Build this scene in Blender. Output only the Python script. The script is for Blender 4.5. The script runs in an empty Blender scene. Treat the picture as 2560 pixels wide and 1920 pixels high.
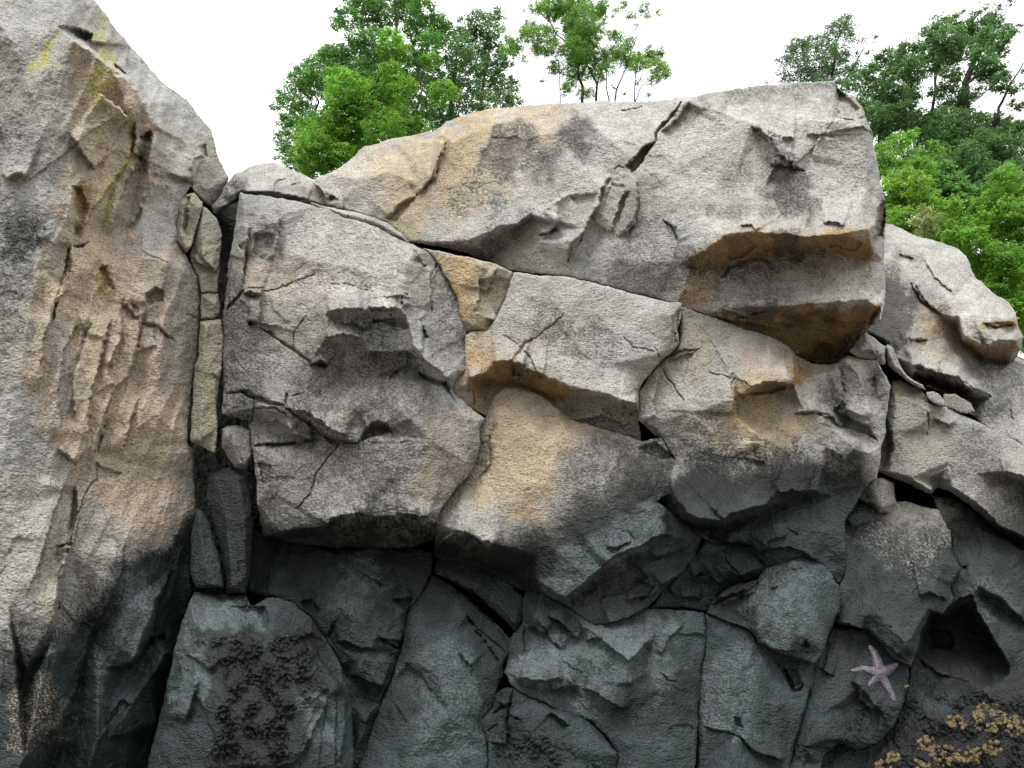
import bpy, math, random
import numpy as np
from mathutils import Vector, Matrix
from mathutils.geometry import delaunay_2d_cdt
from mathutils.bvhtree import BVHTree

# ------------------------------------------------------------------ camera, sky, sun, exposure
scene = bpy.context.scene
COL = scene.collection
FPX = 1990.0; PITCH = math.radians(15.0); CAMZ = 1.6
cam_d = bpy.data.cameras.new("camera"); cam = bpy.data.objects.new("camera", cam_d); COL.objects.link(cam)
cam.location = (0, 0, CAMZ); cam.rotation_euler = (math.radians(90) + PITCH, 0, 0)
cam_d.sensor_width = 36; cam_d.lens = 36 * FPX / 2560; cam_d.clip_end = 2000
scene.camera = cam
SUN_EL, SUN_AZ = math.radians(58), math.radians(200)      # azimuth clockwise from +Y: high, behind the camera, from the left
world = bpy.data.worlds.new("World"); scene.world = world; world.use_nodes = True
nt = world.node_tree; N = nt.nodes; L = nt.links
for n in list(N): N.remove(n)
wo = N.new('ShaderNodeOutputWorld'); bg = N.new('ShaderNodeBackground'); sky = N.new('ShaderNodeTexSky')
sky.sky_type = 'NISHITA'; sky.sun_disc = False; sky.sun_elevation = SUN_EL; sky.sun_rotation = SUN_AZ
sky.dust_density = 4.0; sky.air_density = 1.0
hs = N.new('ShaderNodeHueSaturation'); hs.inputs['Saturation'].default_value = 0.12
tc = N.new('ShaderNodeTexCoord'); sp = N.new('ShaderNodeSeparateXYZ'); mr = N.new('ShaderNodeMapRange')
mr.inputs['From Min'].default_value = 0.0; mr.inputs['From Max'].default_value = 1.0
mr.inputs['To Min'].default_value = 4.2; mr.inputs['To Max'].default_value = 18.0
mx = N.new('ShaderNodeMix'); mx.data_type = 'RGBA'; mx.inputs['Factor'].default_value = 0.75
L.new(sky.outputs[0], hs.inputs['Color']); L.new(tc.outputs['Generated'], sp.inputs[0]); L.new(sp.outputs['Z'], mr.inputs['Value'])
L.new(hs.outputs[0], mx.inputs['A']); L.new(mr.outputs[0], mx.inputs['B'])
L.new(mx.outputs['Result'], bg.inputs['Color']); bg.inputs['Strength'].default_value = 0.1
L.new(bg.outputs[0], wo.inputs['Surface'])
sl = bpy.data.lights.new("sun", 'SUN'); sun = bpy.data.objects.new("sun", sl); COL.objects.link(sun)
sl.energy = 1.0; sl.angle = math.radians(20); sl.color = (1.0, 0.975, 0.94)
sd = Vector((math.sin(SUN_AZ) * math.cos(SUN_EL), math.cos(SUN_AZ) * math.cos(SUN_EL), math.sin(SUN_EL)))
sun.rotation_euler = sd.to_track_quat('Z', 'Y').to_euler()
scene.view_settings.view_transform = 'Standard'; scene.view_settings.look = 'None'
scene.view_settings.exposure = 0.96; scene.view_settings.gamma = 1.0

# ------------------------------------------------------------------ helpers
CP, SP_ = math.cos(PITCH), math.sin(PITCH)
def w3(px, py, Y):
    """point of the scene at distance Y (m, along +y) seen at photo coordinates px, py"""
    xc = (np.asarray(px, float) - 1280) / FPX; yc = (960 - np.asarray(py, float)) / FPX
    dy = CP - yc * SP_; dz = SP_ + yc * CP
    return np.stack([xc * Y / dy, np.broadcast_to(Y, xc.shape) * 1.0, CAMZ + dz * Y / dy], -1)
def tag(o, label=None, cat=None, group=None, kind=None):
    if label: o['label'] = label
    if cat: o['category'] = cat
    if group: o['group'] = group
    if kind: o['kind'] = kind
    return o
def smooth(t): t = np.clip(t, 0, 1); return t * t * (3 - 2 * t)
def _hash(ix, iy, seed):
    h = (ix.astype(np.int64) * 374761393 + iy.astype(np.int64) * 668265263 + seed * 1442695041) & 0xffffffff
    h = ((h ^ (h >> 13)) * 1274126177) & 0xffffffff
    return (h ^ (h >> 16)) & 0xffffffff
def gnoise(x, y, seed=0):
    ix = np.floor(x); iy = np.floor(y); fx = x - ix; fy = y - iy
    u = fx * fx * fx * (fx * (fx * 6 - 15) + 10); v = fy * fy * fy * (fy * (fy * 6 - 15) + 10)
    def g(a, b):
        an = _hash(ix + a, iy + b, seed) * (2 * math.pi / 4294967296.0)
        return np.cos(an) * (fx - a) + np.sin(an) * (fy - b)
    return ((g(0, 0) * (1 - u) + g(1, 0) * u) * (1 - v) + (g(0, 1) * (1 - u) + g(1, 1) * u) * v) * 1.5
def fbm(x, y, s, seed=0, octv=3):
    r = 0; a = 1.0
    for k in range(octv):
        r = r + a * gnoise(x / s + 17.3 * k, y / s - 9.1 * k, seed + k); a *= .5; s *= .5
    return r
def facets(x, y, s, seed):
    """worley cells, each a small tilted plane: broken-stone chips"""
    x = x / s; y = y / s; ix = np.floor(x); iy = np.floor(y)
    best = np.full(x.shape, 9.0); val = np.zeros(x.shape)
    for a in (-1, 0, 1):
        for b in (-1, 0, 1):
            cx = ix + a; cy = iy + b
            h1 = _hash(cx, cy, seed) / 4294967296.0; h2 = _hash(cx, cy, seed + 7) / 4294967296.0
            h3 = _hash(cx, cy, seed + 13) / 4294967296.0; h4 = _hash(cx, cy, seed + 29) / 4294967296.0
            dx = x - (cx + h1); dy = y - (cy + h2); d = dx * dx + dy * dy
            pv = (h3 - .5) * dx * 2 + (h4 - .5) * dy * 2 + (h1 - .5) * .5
            m = d < best; best = np.where(m, d, best); val = np.where(m, pv, val)
    return val
TILES = dict(F=(0, 0, .8641), A=(0, 0, 2.765), B=(0, 600, 2.765), C=(0, 1200, 2.3042), D=(500, 380, 2.765), E=(500, 900, 2.765),
             G=(800, 1320, 2.765), H=(1100, 180, 2.765), I=(1500, 180, 2.765), J=(1060, 620, 2.765), K=(1600, 620, 2.765),
             L=(1500, 1120, 2.765), M=(1760, 1320, 2.765), N=(2060, 480, 1.844), Z=(0, 0, 1.0),
             P=(660, 0, 3.3515), Q=(1240, 0, 4.608), R=(1900, 0, 3.3515), S=(2160, 300, 2.9625))
def pp(s, dflt=0.0):
    """'A 10,20:5 30,40' -> n x 3 array (x, y, value), in photo coordinates"""
    t = (0, 0, 1); out = []
    for w in s.split():
        if w in TILES: t = TILES[w]; continue
        a, _, h = w.partition(':'); x, y = a.split(',')
        out.append((t[0] + float(x) / t[2], t[1] + float(y) / t[2], float(h) if h else dflt))
    return np.array(out)
def segdist(px, py, P, closed=False, taper=False):
    """unsigned distance, signed distance of nearest segment (left side positive), path parameter 0..1, value"""
    n = len(P); m = n if closed else n - 1
    bd = np.full(px.shape, 1e9); bs = np.zeros(px.shape); bt = np.zeros(px.shape); bv = np.zeros(px.shape)
    for i in range(m):
        ax, ay, av = P[i]; bx, by, bvv = P[(i + 1) % n]
        dx, dy = bx - ax, by - ay; l2 = dx * dx + dy * dy + 1e-9
        t = np.clip(((px - ax) * dx + (py - ay) * dy) / l2, 0, 1)
        ex = px - ax - t * dx; ey = py - ay - t * dy; d = np.hypot(ex, ey)
        s = -(dx * (py - ay) - dy * (px - ax)) / math.sqrt(l2)
        k = d < bd - 1e-6
        bd = np.where(k, d, bd); bs = np.where(k, np.where(s >= 0, d, -d), bs); bt = np.where(k, (i + t) / m, bt); bv = np.where(k, av + t * (bvv - av), bv)
    return bd, bs, bt, bv
def inside(px, py, P):
    r = np.zeros(px.shape, bool); n = len(P)
    for i in range(n):
        ax, ay = P[i][:2]; bx, by = P[(i + 1) % n][:2]
        if ay == by: continue
        c = (ay > py) != (by > py)
        r ^= c & (px < (bx - ax) * (py - ay) / (by - ay) + ax)
    return r
def blur(a, n=1):
    for _ in range(n):
        p = np.pad(a, 1, mode='edge')
        a = (p[:-2, 1:-1] + p[2:, 1:-1] + p[1:-1, :-2] + p[1:-1, 2:] + 2 * a) / 6
    return a
def mesh_np(name, V, faces, mat, smoothf=True, colors=None, loc=None, tris=None):
    """V n x 3 world coordinates; faces m x 4 (last index -1 for triangles unsupported: repeat) ; origin at loc"""
    me = bpy.data.meshes.new(name)
    loc = np.array(loc if loc is not None else (0, 0, 0), float)
    faces = np.asarray(faces, np.int32); k = faces.shape[1]; tr = np.zeros((0, 3), np.int32) if tris is None else np.asarray(tris, np.int32)
    lv = np.concatenate([faces.ravel(), tr.ravel()]); nf = len(faces) + len(tr)
    ls = np.concatenate([np.arange(0, faces.size, k), faces.size + np.arange(0, tr.size, 3)]).astype(np.int32)
    lt = np.concatenate([np.full(len(faces), k), np.full(len(tr), 3)]).astype(np.int32)
    me.vertices.add(len(V)); me.vertices.foreach_set('co', (V - loc).astype(np.float32).ravel())
    me.loops.add(len(lv)); me.loops.foreach_set('vertex_index', lv)
    me.polygons.add(nf); me.polygons.foreach_set('loop_start', ls); me.polygons.foreach_set('loop_total', lt)
    me.update(calc_edges=True)
    if smoothf: me.polygons.foreach_set('use_smooth', np.ones(nf, bool))
    if colors is not None:
        at = me.color_attributes.new('tint', 'FLOAT_COLOR', 'POINT')
        c = np.ones((len(V), 4), np.float32); c[:, :colors.shape[1]] = colors; at.data.foreach_set('color', c.ravel())
    me.materials.append(mat); me.update()
    o = bpy.data.objects.new(name, me); o.location = Vector(loc); COL.objects.link(o)
    return o

# ------------------------------------------------------------------ materials
def new_mat(name):
    m = bpy.data.materials.new(name); m.use_nodes = True
    n = m.node_tree.nodes; l = m.node_tree.links
    return m, n, l, n['Principled BSDF']
def rock_material():
    m, n, l, b = new_mat('sprayed_rock')
    at = n.new('ShaderNodeAttribute'); at.attribute_name = 'tint'
    ge = n.new('ShaderNodeNewGeometry'); mp = n.new('ShaderNodeMapping'); mp.inputs['Scale'].default_value = (1, 1, 1.7)
    l.new(ge.outputs['Position'], mp.inputs['Vector'])
    def noise(scale, det, rough=.5, src=mp):
        t = n.new('ShaderNodeTexNoise'); t.inputs['Scale'].default_value = scale; t.inputs['Detail'].default_value = det
        t.inputs['Roughness'].default_value = rough; l.new(src.outputs[0], t.inputs['Vector']); return t
    def mr_(src, a, bb, c, d):
        t = n.new('ShaderNodeMapRange'); t.inputs['From Min'].default_value = a; t.inputs['From Max'].default_value = bb
        t.inputs['To Min'].default_value = c; t.inputs['To Max'].default_value = d; l.new(src, t.inputs['Value']); return t.outputs[0]
    def mul(a, bb):
        t = n.new('ShaderNodeMath'); t.operation = 'MULTIPLY'; l.new(a, t.inputs[0]); l.new(bb, t.inputs[1]); return t.outputs[0]
    pits = noise(75, 3, .6); mott = noise(9, 5, .65); fine = noise(190, 2); big = noise(2.3, 4, .6)
    k = mul(mr_(pits.outputs[0], .34, .48, .42, 1.0), mr_(mott.outputs[0], .3, .7, .80, 1.15))
    k = mul(k, mr_(fine.outputs[0], .3, .7, .82, 1.16)); k = mul(k, mr_(big.outputs[0], .3, .7, .88, 1.1))
    v = n.new('ShaderNodeVectorMath'); v.operation = 'SCALE'; l.new(at.outputs['Color'], v.inputs[0]); l.new(k, v.inputs['Scale'])
    l.new(v.outputs[0], b.inputs['Base Color'])
    sx = n.new('ShaderNodeSeparateColor'); l.new(at.outputs['Color'], sx.inputs[0])
    l.new(mr_(sx.outputs[1], .03, .16, .52, .9), b.inputs['Roughness']); b.inputs['Specular IOR Level'].default_value = .35
    b1 = n.new('ShaderNodeBump'); b1.inputs['Strength'].default_value = 1.0; b1.inputs['Distance'].default_value = .02
    l.new(noise(62, 3, .55).outputs[0], b1.inputs['Height'])
    b2 = n.new('ShaderNodeBump'); b2.inputs['Strength'].default_value = .6; b2.inputs['Distance'].default_value = .03
    l.new(noise(17, 4, .6).outputs[0], b2.inputs['Height']); l.new(b2.outputs[0], b1.inputs['Normal'])
    l.new(b1.outputs[0], b.inputs['Normal'])
    return m
ROCK = rock_material()
def simple_mat(name, col, rough=.8, bump=None, scale=20, var=.3):
    m, n, l, b = new_mat(name)
    t = n.new('ShaderNodeTexNoise'); t.inputs['Scale'].default_value = scale; t.inputs['Detail'].default_value = 4
    ge = n.new('ShaderNodeNewGeometry'); l.new(ge.outputs['Position'], t.inputs['Vector'])
    r = n.new('ShaderNodeMix'); r.data_type = 'RGBA'; l.new(t.outputs[0], r.inputs['Factor'])
    r.inputs['A'].default_value = (*[c * (1 - var) for c in col], 1); r.inputs['B'].default_value = (*[c * (1 + var) for c in col], 1)
    l.new(r.outputs['Result'], b.inputs['Base Color']); b.inputs['Roughness'].default_value = rough
    if bump:
        bp = n.new('ShaderNodeBump'); bp.inputs['Distance'].default_value = bump; l.new(t.outputs[0], bp.inputs['Height']); l.new(bp.outputs[0], b.inputs['Normal'])
    return m

# ------------------------------------------------------------------ rock builder
STEP = 2.5
PAL = dict(G=(.40, .395, .375), g=(.28, .27, .25), T=(.49, .405, .275), t=(.36, .30, .21), P=(.52, .42, .325), O=(.43, .285, .13), B=(.30, .19, .07),
           b=(.09, .07, .045), K=(.018, .02, .02), k=(.05, .052, .05), W=(.029, .040, .041), V=(.12, .152, .152), Y=(.42, .42, .07), L=(.56, .54, .50), y=(.33, .31, .235), D=(.105, .10, .095),
           R=(.11, .04, .025))
STAINS_AND_SHADE = []      # filled by the data section: (palette key, strength, softness, path with radius, kind, only)
ROCKS = {}
TIDE = None
def rock(name, label, cat, plane, out, pts=(), ledges=(), cracks=(), pits=(), R=14, amp=1.0, base='G', seed=1, thick=.9, gap=-4.5, key=None, wide=6, rough=0.0, group=None, nb=1, flat=.45, flute=None, cmul=1.0, crust=None, dkm=.22):
    O = pp(out); seed = seed * 101
    O[:, 2] = np.where(O[:, 2] > -17, O[:, 2] * flat, O[:, 2] + 17 * (1 - flat))
    Y0, xc, yc, gx, gy = plane
    x0, x1 = O[:, 0].min() - 8, O[:, 0].max() + 8; y0, y1 = O[:, 1].min() - 8, O[:, 1].max() + 8
    gx_, gy_ = np.meshgrid(np.arange(x0, x1 + STEP, STEP), np.arange(y0, y1 + STEP, STEP))
    sh = gx_.shape
    def warp(x, y):
        a = wide
        return (x + a * .6 * gnoise(x / 55, y / 55, 5) + a * .35 * gnoise(x / 17, y / 17, 6) + a * .2 * gnoise(x / 7, y / 7, 8),
                y + a * .6 * gnoise(x / 55, y / 55, 15) + a * .35 * gnoise(x / 17, y / 17, 16) + a * .2 * gnoise(x / 7, y / 7, 18))
    def sdf(x, y):
        qx, qy = warp(x, y); d, _, _, _ = segdist(qx, qy, O, True); ins = inside(qx, qy, O)
        return np.where(ins, d, -d) - gap * .5 - 1.1 * gnoise(x / 60, y / 60, 71) + .7 * gnoise(x / 9, y / 9, seed)
    sd = sdf(gx_, gy_)
    cell = (sd[:-1, :-1] > 0) | (sd[1:, :-1] > 0) | (sd[:-1, 1:] > 0) | (sd[1:, 1:] > 0)
    used = np.zeros(sh, bool)
    used[:-1, :-1] |= cell; used[1:, :-1] |= cell; used[:-1, 1:] |= cell; used[1:, 1:] |= cell
    # snap outside corners to the outline
    gyg, gxg = np.gradient(sd, STEP); gl = np.hypot(gxg, gyg) + 1e-6
    mv = np.where(sd < 0, -sd, 0); mv = np.minimum(mv, 2.0 * STEP)
    X = gx_ + mv * gxg / gl; Yp = gy_ + mv * gyg / gl
    sd = np.maximum(sd, 0)
    # triangulated depth
    qx, qy = warp(X, Yp)
    co = [tuple(p[:2]) for p in O]; hv = [p[2] for p in O]; edges = [(i, (i + 1) % len(O)) for i in range(len(O))]
    for s in pts:
        P = pp(s); k = len(co)
        co += [tuple(p[:2]) for p in P]; hv += [p[2] for p in P]; edges += [(k + i, k + i + 1) for i in range(len(P) - 1)]
    for p in O:    # far ring so that every grid point is covered
        k = len(co); c = np.array([O[:, 0].mean(), O[:, 1].mean()]); v = p[:2] - c; v = v / (np.linalg.norm(v) + 1e-6)
        co.append(tuple(p[:2] + v * 26)); hv.append(p[2])
    co += [(x0 - 60, y0 - 60), (x1 + 60, y0 - 60), (x0 - 60, y1 + 60), (x1 + 60, y1 + 60)]; hv += [float(np.mean(O[:, 2]))] * 4
    vs, _, fs, ov, _, _ = delaunay_2d_cdt([Vector(c) for c in co], edges, [], 0, 1e-5)
    H = []
    ca = np.array(co); ha = np.array(hv)
    for v, o in zip(vs, ov):
        if o: H.append(ha[o[0]])
        else:
            d = np.hypot(ca[:, 0] - v.x, ca[:, 1] - v.y); i = np.argsort(d)[:3]; w = 1 / (d[i] + 1); H.append(float((ha[i] * w).sum() / w.sum()))
    h = np.zeros(sh)
    for f in fs:
        (ax, ay), (bx, by), (cx, cy) = [vs[i] for i in f]; ha_, hb, hc = [H[i] for i in f]
        det = (by - cy) * (ax - cx) + (cx - bx) * (ay - cy)
        if abs(det) < 1e-6: continue
        i0 = max(int((min(ax, bx, cx) - x0 - 14) / STEP), 0); i1 = int((max(ax, bx, cx) - x0 + 14) / STEP) + 2
        j0 = max(int((min(ay, by, cy) - y0 - 14) / STEP), 0); j1 = int((max(ay, by, cy) - y0 + 14) / STEP) + 2
        if i1 <= 0 or j1 <= 0: continue
        sx = qx[j0:j1, i0:i1]; sy = qy[j0:j1, i0:i1]
        u = ((by - cy) * (sx - cx) + (cx - bx) * (sy - cy)) / det; v = ((cy - ay) * (sx - cx) + (ax - cx) * (sy - cy)) / det; w = 1 - u - v
        k = (u >= -1e-6) & (v >= -1e-6) & (w >= -1e-6)
        h[j0:j1, i0:i1] = np.where(k, u * ha_ + v * hb + w * hc, h[j0:j1, i0:i1])
    h = blur(h, nb)
    # ledges: 'amount width falloff | path'; the side to the left of travel stands proud
    for s in ledges:
        a, path = s.split('|'); a, w, fo = [float(v) for v in a.split()]; w = max(3.5, w * .6)
        P = pp(path); d, sg, t, _ = segdist(qx, qy, P)
        ends = smooth(np.minimum(t, 1 - t) * 7)
        jit = 3 * gnoise(X / 14, Yp / 14, 77)
        up = smooth((sg + jit) / w + .5) * np.exp(-np.maximum(sg, 0) / fo); dn = -.25 * (1 - smooth((sg + jit) / w + .5)) * np.exp(-np.maximum(-sg, 0) / (fo * .4))
        h = h + 1.25 * a * ends * np.where(d < 5 * fo, up + dn, 0)
    for s in pits:   # 'amount edgewidth tilt_x tilt_y | polygon' : amount<0 sunk, >0 raised plate; tilt in cm per 100 px
        a, path = s.split('|'); a, w, tx, ty = [float(v) for v in a.split()]; w = max(4, w * .6)
        P = pp(path); d, _, _, _ = segdist(qx, qy, P, True); ins = inside(qx, qy, P)
        d = np.where(ins, d, -d) + 2.5 * gnoise(X / 12, Yp / 12, 99)
        cx, cy = P[:, 0].mean(), P[:, 1].mean()
        h = h + smooth(d / w) * (a + tx * (qx - cx) / 100 + ty * (qy - cy) / 100)
    for s in cracks:  # 'depth width | path'
        a, path = s.split('|'); a, w = [float(v) for v in a.split()]; w = w * (.62 if w <= 4 else .85)
        P = pp(path); jx = 2.6 * gnoise(X / 26, Yp / 26, 44) + .8 * gnoise(X / 9, Yp / 9, 45); jy = 2.6 * gnoise(X / 26, Yp / 26, 46) + .8 * gnoise(X / 9, Yp / 9, 47)
        d, _, t, _ = segdist(qx + jx, qy + jy, P)
        wv = w * (.75 + .5 * gnoise(X / 30, Yp / 30, 48)) * (0.45 + .55 * smooth(np.minimum(t, 1 - t) * 6))
        h = h - a * np.clip(1.25 - d / np.maximum(wv, 1.2), 0, 1)
    # surface relief
    am = amp
    h = h + am * (.8 * fbm(X, Yp, 210, seed, 2) + .5 * fbm(X, Yp, 70, seed + 3, 2) + .45 * fbm(X, Yp, 24, seed + 6, 2) + .36 * gnoise(X / 9, Yp / 6.5, seed + 9))
    wx = X + 14 * gnoise(X / 40, Yp / 40, seed + 20); wy = Yp + 14 * gnoise(X / 40, Yp / 40, seed + 21)
    mk = smooth(.5 + 1.3 * gnoise(X / 160, Yp / 160, seed + 33))
    h = h + am * mk * (1.5 * blur(facets(wx, wy, 120, seed), 1) + .55 * facets(wx, wy, 40, seed + 2))
    if flute:
        tx_, fa, fx0, fx1 = flute; u = X + tx_ * Yp + 10 * gnoise(X / 90, Yp / 90, seed + 70)
        fz = smooth((X - fx0) / 60) * smooth((fx1 - X) / 60)
        fl = gnoise(u / 62, Yp / 330, seed + 71); fl2 = gnoise(u / 26, Yp / 170, seed + 72)
        h = h + fa * fz * (2.6 * (1 - np.abs(fl) * 2) + .6 * (1 - np.abs(fl2) * 2))
    if rough:
        rm = smooth(.6 + 1.2 * gnoise(X / 45, Yp / 45, seed + 52))
        if crust is not None:
            CPp = pp(crust); d, _, _, _ = segdist(X, Yp, CPp, True); rm = rm * smooth((np.where(inside(X, Yp, CPp), d, -d) + 22 * fbm(X, Yp, 40, 55, 3)) / 14)
        h = h + rough * rm * (1.5 * np.abs(fbm(X, Yp, 24, seed + 50, 2)) + .8 * np.abs(gnoise(X / 9, Yp / 7, seed + 51)) + .5 * gnoise(X / 5.5, Yp / 5, seed + 53) - .5)
    R = min(R, 9); t = np.clip(sd / R, 0, 1); rr = .25 + .55 * smooth(.5 + gnoise(X / 80, Yp / 80, seed + 61)); h = h - .2 * R * rr * (1 - np.sqrt(1 - (1 - t) ** 2)) - .5 * np.clip(1 - sd / 3, 0, 1)
    Y = (Y0 + gx * (X - xc) / 100 + gy * (Yp - yc) / 100 - h) / 100
    # ---- colour of the stone, with some painted shade
    c = np.ones(sh + (3,)) * np.array(PAL[base]) * cmul
    wm = smooth(.5 + .9 * fbm(X, Yp, 240, 601, 4))[..., None]; c = c * (1 - .15 * wm * np.array([.10, .26, .55]))
    dk = smooth(-.15 + 1.5 * fbm(X, Yp, 110, 611, 5))[..., None]; c = c * (1 - dkm * dk)
    spk = smooth(.5 + 1.5 * gnoise(X / 6, Yp / 5, 701) + .8 * gnoise(X / 22, Yp / 22, 702))
    for (key_, st, so, path, kind, only) in STAINS_AND_SHADE:
        if only and name + (key or '') not in only and (key or name) not in only: continue
        P = path; mg = so * 2 + 45 + (P[:, 2].max() if kind == 'path' else 0)
        if P[:, 0].max() + mg < x0 or P[:, 0].min() - mg > x1 or P[:, 1].max() + mg < y0 or P[:, 1].min() - mg > y1: continue
        if kind == 'path': d, _, _, rv = segdist(X, Yp, P); d = rv - d
        else:
            d, _, _, _ = segdist(X, Yp, P, True); d = np.where(inside(X, Yp, P), d, -d)
        d = d + so * (.9 * fbm(X, Yp, max(so * 1.6, 10), 301, 3)) + 3 * gnoise(X / 5, Yp / 5, 303)
        a = st * smooth(d / so + .5)
        a = np.clip(a + a * (1 - a) * 2.4 * (spk - .5), 0, 1)
        if key_ in 'Yk': a = a * smooth(.55 + 1.6 * gnoise(X / 7, Yp / 7, 310) + .8 * gnoise(X / 25, Yp / 25, 311))
        c = c + (np.array(PAL[key_]) - c) * a[..., None]
    if TIDE is not None:
        ty = np.interp(X, TIDE[:, 0], TIDE[:, 1]); d = Yp - ty + 30 * fbm(X, Yp, 120, 401, 4) + 14 * gnoise(X / 14, Yp / 14, 404)
        tw = np.interp(X, TIDE[:, 0], TIDE[:, 2])
        a = smooth(d / tw + .5)
        wet = np.array(PAL['W']) * (1 + .55 * fbm(X, Yp, 150, 410, 3) + .35 * fbm(X, Yp, 45, 413, 3))[..., None]
        sp_ = smooth(.2 + 1.6 * gnoise(X / 5, Yp / 4, 420) + .6 * gnoise(X / 60, Yp / 60, 421))[..., None]   # speckled transition
        a_ = a[..., None]; a_ = np.clip(a_ + (a_ * (1 - a_)) * 3 * (sp_ - .5), 0, 1)
        c = c * (1 - a_) + np.maximum(wet, .012) * a_
        tb = np.where(d < 10, smooth(1 - (10 - d) / 70), smooth(1 - (d - 10) / 150)) * .62 * np.interp(X, [450, 600], [.3, 1])
        c = c * (1 - tb[..., None]) + np.array([.020, .019, .017]) * tb[..., None]
    for (key_, st, so, path, kind, only) in STAINS_AND_SHADE_WET:
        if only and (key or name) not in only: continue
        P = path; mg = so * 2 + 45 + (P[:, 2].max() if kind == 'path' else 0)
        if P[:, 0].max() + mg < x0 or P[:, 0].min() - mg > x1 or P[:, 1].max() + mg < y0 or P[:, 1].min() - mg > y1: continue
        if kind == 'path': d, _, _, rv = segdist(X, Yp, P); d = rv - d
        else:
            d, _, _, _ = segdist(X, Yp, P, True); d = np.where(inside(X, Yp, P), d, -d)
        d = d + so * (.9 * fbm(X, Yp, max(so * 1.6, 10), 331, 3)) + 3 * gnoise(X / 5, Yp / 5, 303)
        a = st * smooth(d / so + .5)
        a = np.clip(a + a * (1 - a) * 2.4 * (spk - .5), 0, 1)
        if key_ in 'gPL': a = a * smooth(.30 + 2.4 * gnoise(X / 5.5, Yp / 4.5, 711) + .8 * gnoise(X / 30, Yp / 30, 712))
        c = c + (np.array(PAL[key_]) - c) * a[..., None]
    c = c * (1 + .10 * fbm(X, Yp, 90, 501, 3) + .05 * gnoise(X / 6, Yp / 6, 505))[..., None]
    # ---- mesh: front sheet, side walls going back into the cliff, back
    idx = -np.ones(sh, np.int64); idx[used] = np.arange(used.sum())
    V = w3(X[used], Yp[used], Y[used]); Cc = c[used]
    js, is_ = np.nonzero(cell)
    F = np.stack([idx[js, is_], idx[js + 1, is_], idx[js + 1, is_ + 1], idx[js, is_ + 1]], 1)
    e = np.concatenate([F[:, [0, 1]], F[:, [1, 2]], F[:, [2, 3]], F[:, [3, 0]]]); nv = len(V)
    kf = e[:, 0] * nv + e[:, 1]; kr = e[:, 1] * nv + e[:, 0]
    b = e[~np.isin(kf, kr)]
    bv = np.unique(b); mp_ = -np.ones(nv, np.int64)
    Xb = X[used][bv]; Yb = Yp[used][bv]; Db = Y[used][bv]; cx, cy = O[:, 0].mean(), O[:, 1].mean()
    rings = [V]; cols = [Cc]; faces = [F]; prev = bv.copy(); n0 = nv
    ma = -np.ones(nv, np.int64); ma[bv] = np.arange(len(bv)); ea, eb = ma[b[:, 0]], ma[b[:, 1]]
    def relax(v, n):
        cnt = np.bincount(ea, minlength=len(bv)) + np.bincount(eb, minlength=len(bv)) + 1e-9
        for _ in range(n): v = .5 * v + .5 * (np.bincount(ea, v[eb], len(bv)) + np.bincount(eb, v[ea], len(bv))) / cnt
        return v
    for q, (fr, sk) in enumerate(((.04, .0), (.10, .004), (.2, .008), (.35, .016), (.6, .04), (1.0, .10))):
        Xb = relax(Xb, 14); Yb = relax(Yb, 14); Db = relax(Db, 14)
        xb = Xb + (cx - Xb) * sk; yb = Yb + (cy - Yb) * sk
        jn = .02 * gnoise(Xb / 30, Yb / 30 + q * 3.3, seed + 90) * min(1, q)
        rings.append(w3(xb, yb, Db + thick * fr + jn)); cols.append(Cc[bv] * (.9 + .15 * gnoise(Xb / 25, Yb / 25 + q * 1.7, 91))[:, None])
        cur = np.arange(n0, n0 + len(bv)); n0 += len(bv)
        ma = -np.ones(max(nv, 1), np.int64); ma[bv] = np.arange(len(bv))
        A = prev[ma[b[:, 0]]]; B = prev[ma[b[:, 1]]]; C_ = cur[ma[b[:, 1]]]; D_ = cur[ma[b[:, 0]]]
        faces.append(np.stack([B, A, D_, C_], 1)); prev = cur
    V = np.concatenate(rings); Cc = np.concatenate(cols); F = np.concatenate(faces)
    # close the back: a coarse grid is not needed, fan of quads towards the centre
    cb = w3(np.array([cx]), np.array([cy]), np.array([Db.mean() + thick * 1.05]))
    V = np.concatenate([V, cb]); Cc = np.concatenate([Cc, Cc[-1:]]); ic = len(V) - 1
    fan = np.stack([prev[ma[b[:, 1]]], prev[ma[b[:, 0]]], np.full(len(b), ic)], 1)
    me_loc = V[:nv].mean(0); me_loc[2] = V[:nv, 2].min()
    o = mesh_np(name, V, F, ROCK, True, Cc, me_loc, fan)
    tag(o, label, cat, group)
    ROCKS[key or name] = dict(o=o, V=V, F=F)
    return o
# ------------------------------------------------------------------ traced stains and wear of the stone, plus shade painted into the colour
STAINS_AND_SHADE_WET = []
def stain_and_shade(dst, txt):
    for ln in txt.strip().splitlines():
        if not ln.strip(): continue
        hd, path = ln.split('|'); w = hd.split(); k, kind, st, so = w[0], w[1], float(w[2]), float(w[3])
        only = w[4].split(',') if len(w) > 4 else None
        dst.append((k, st, so, pp(path), 'path' if kind == 's' else 'poly', only))
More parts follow.
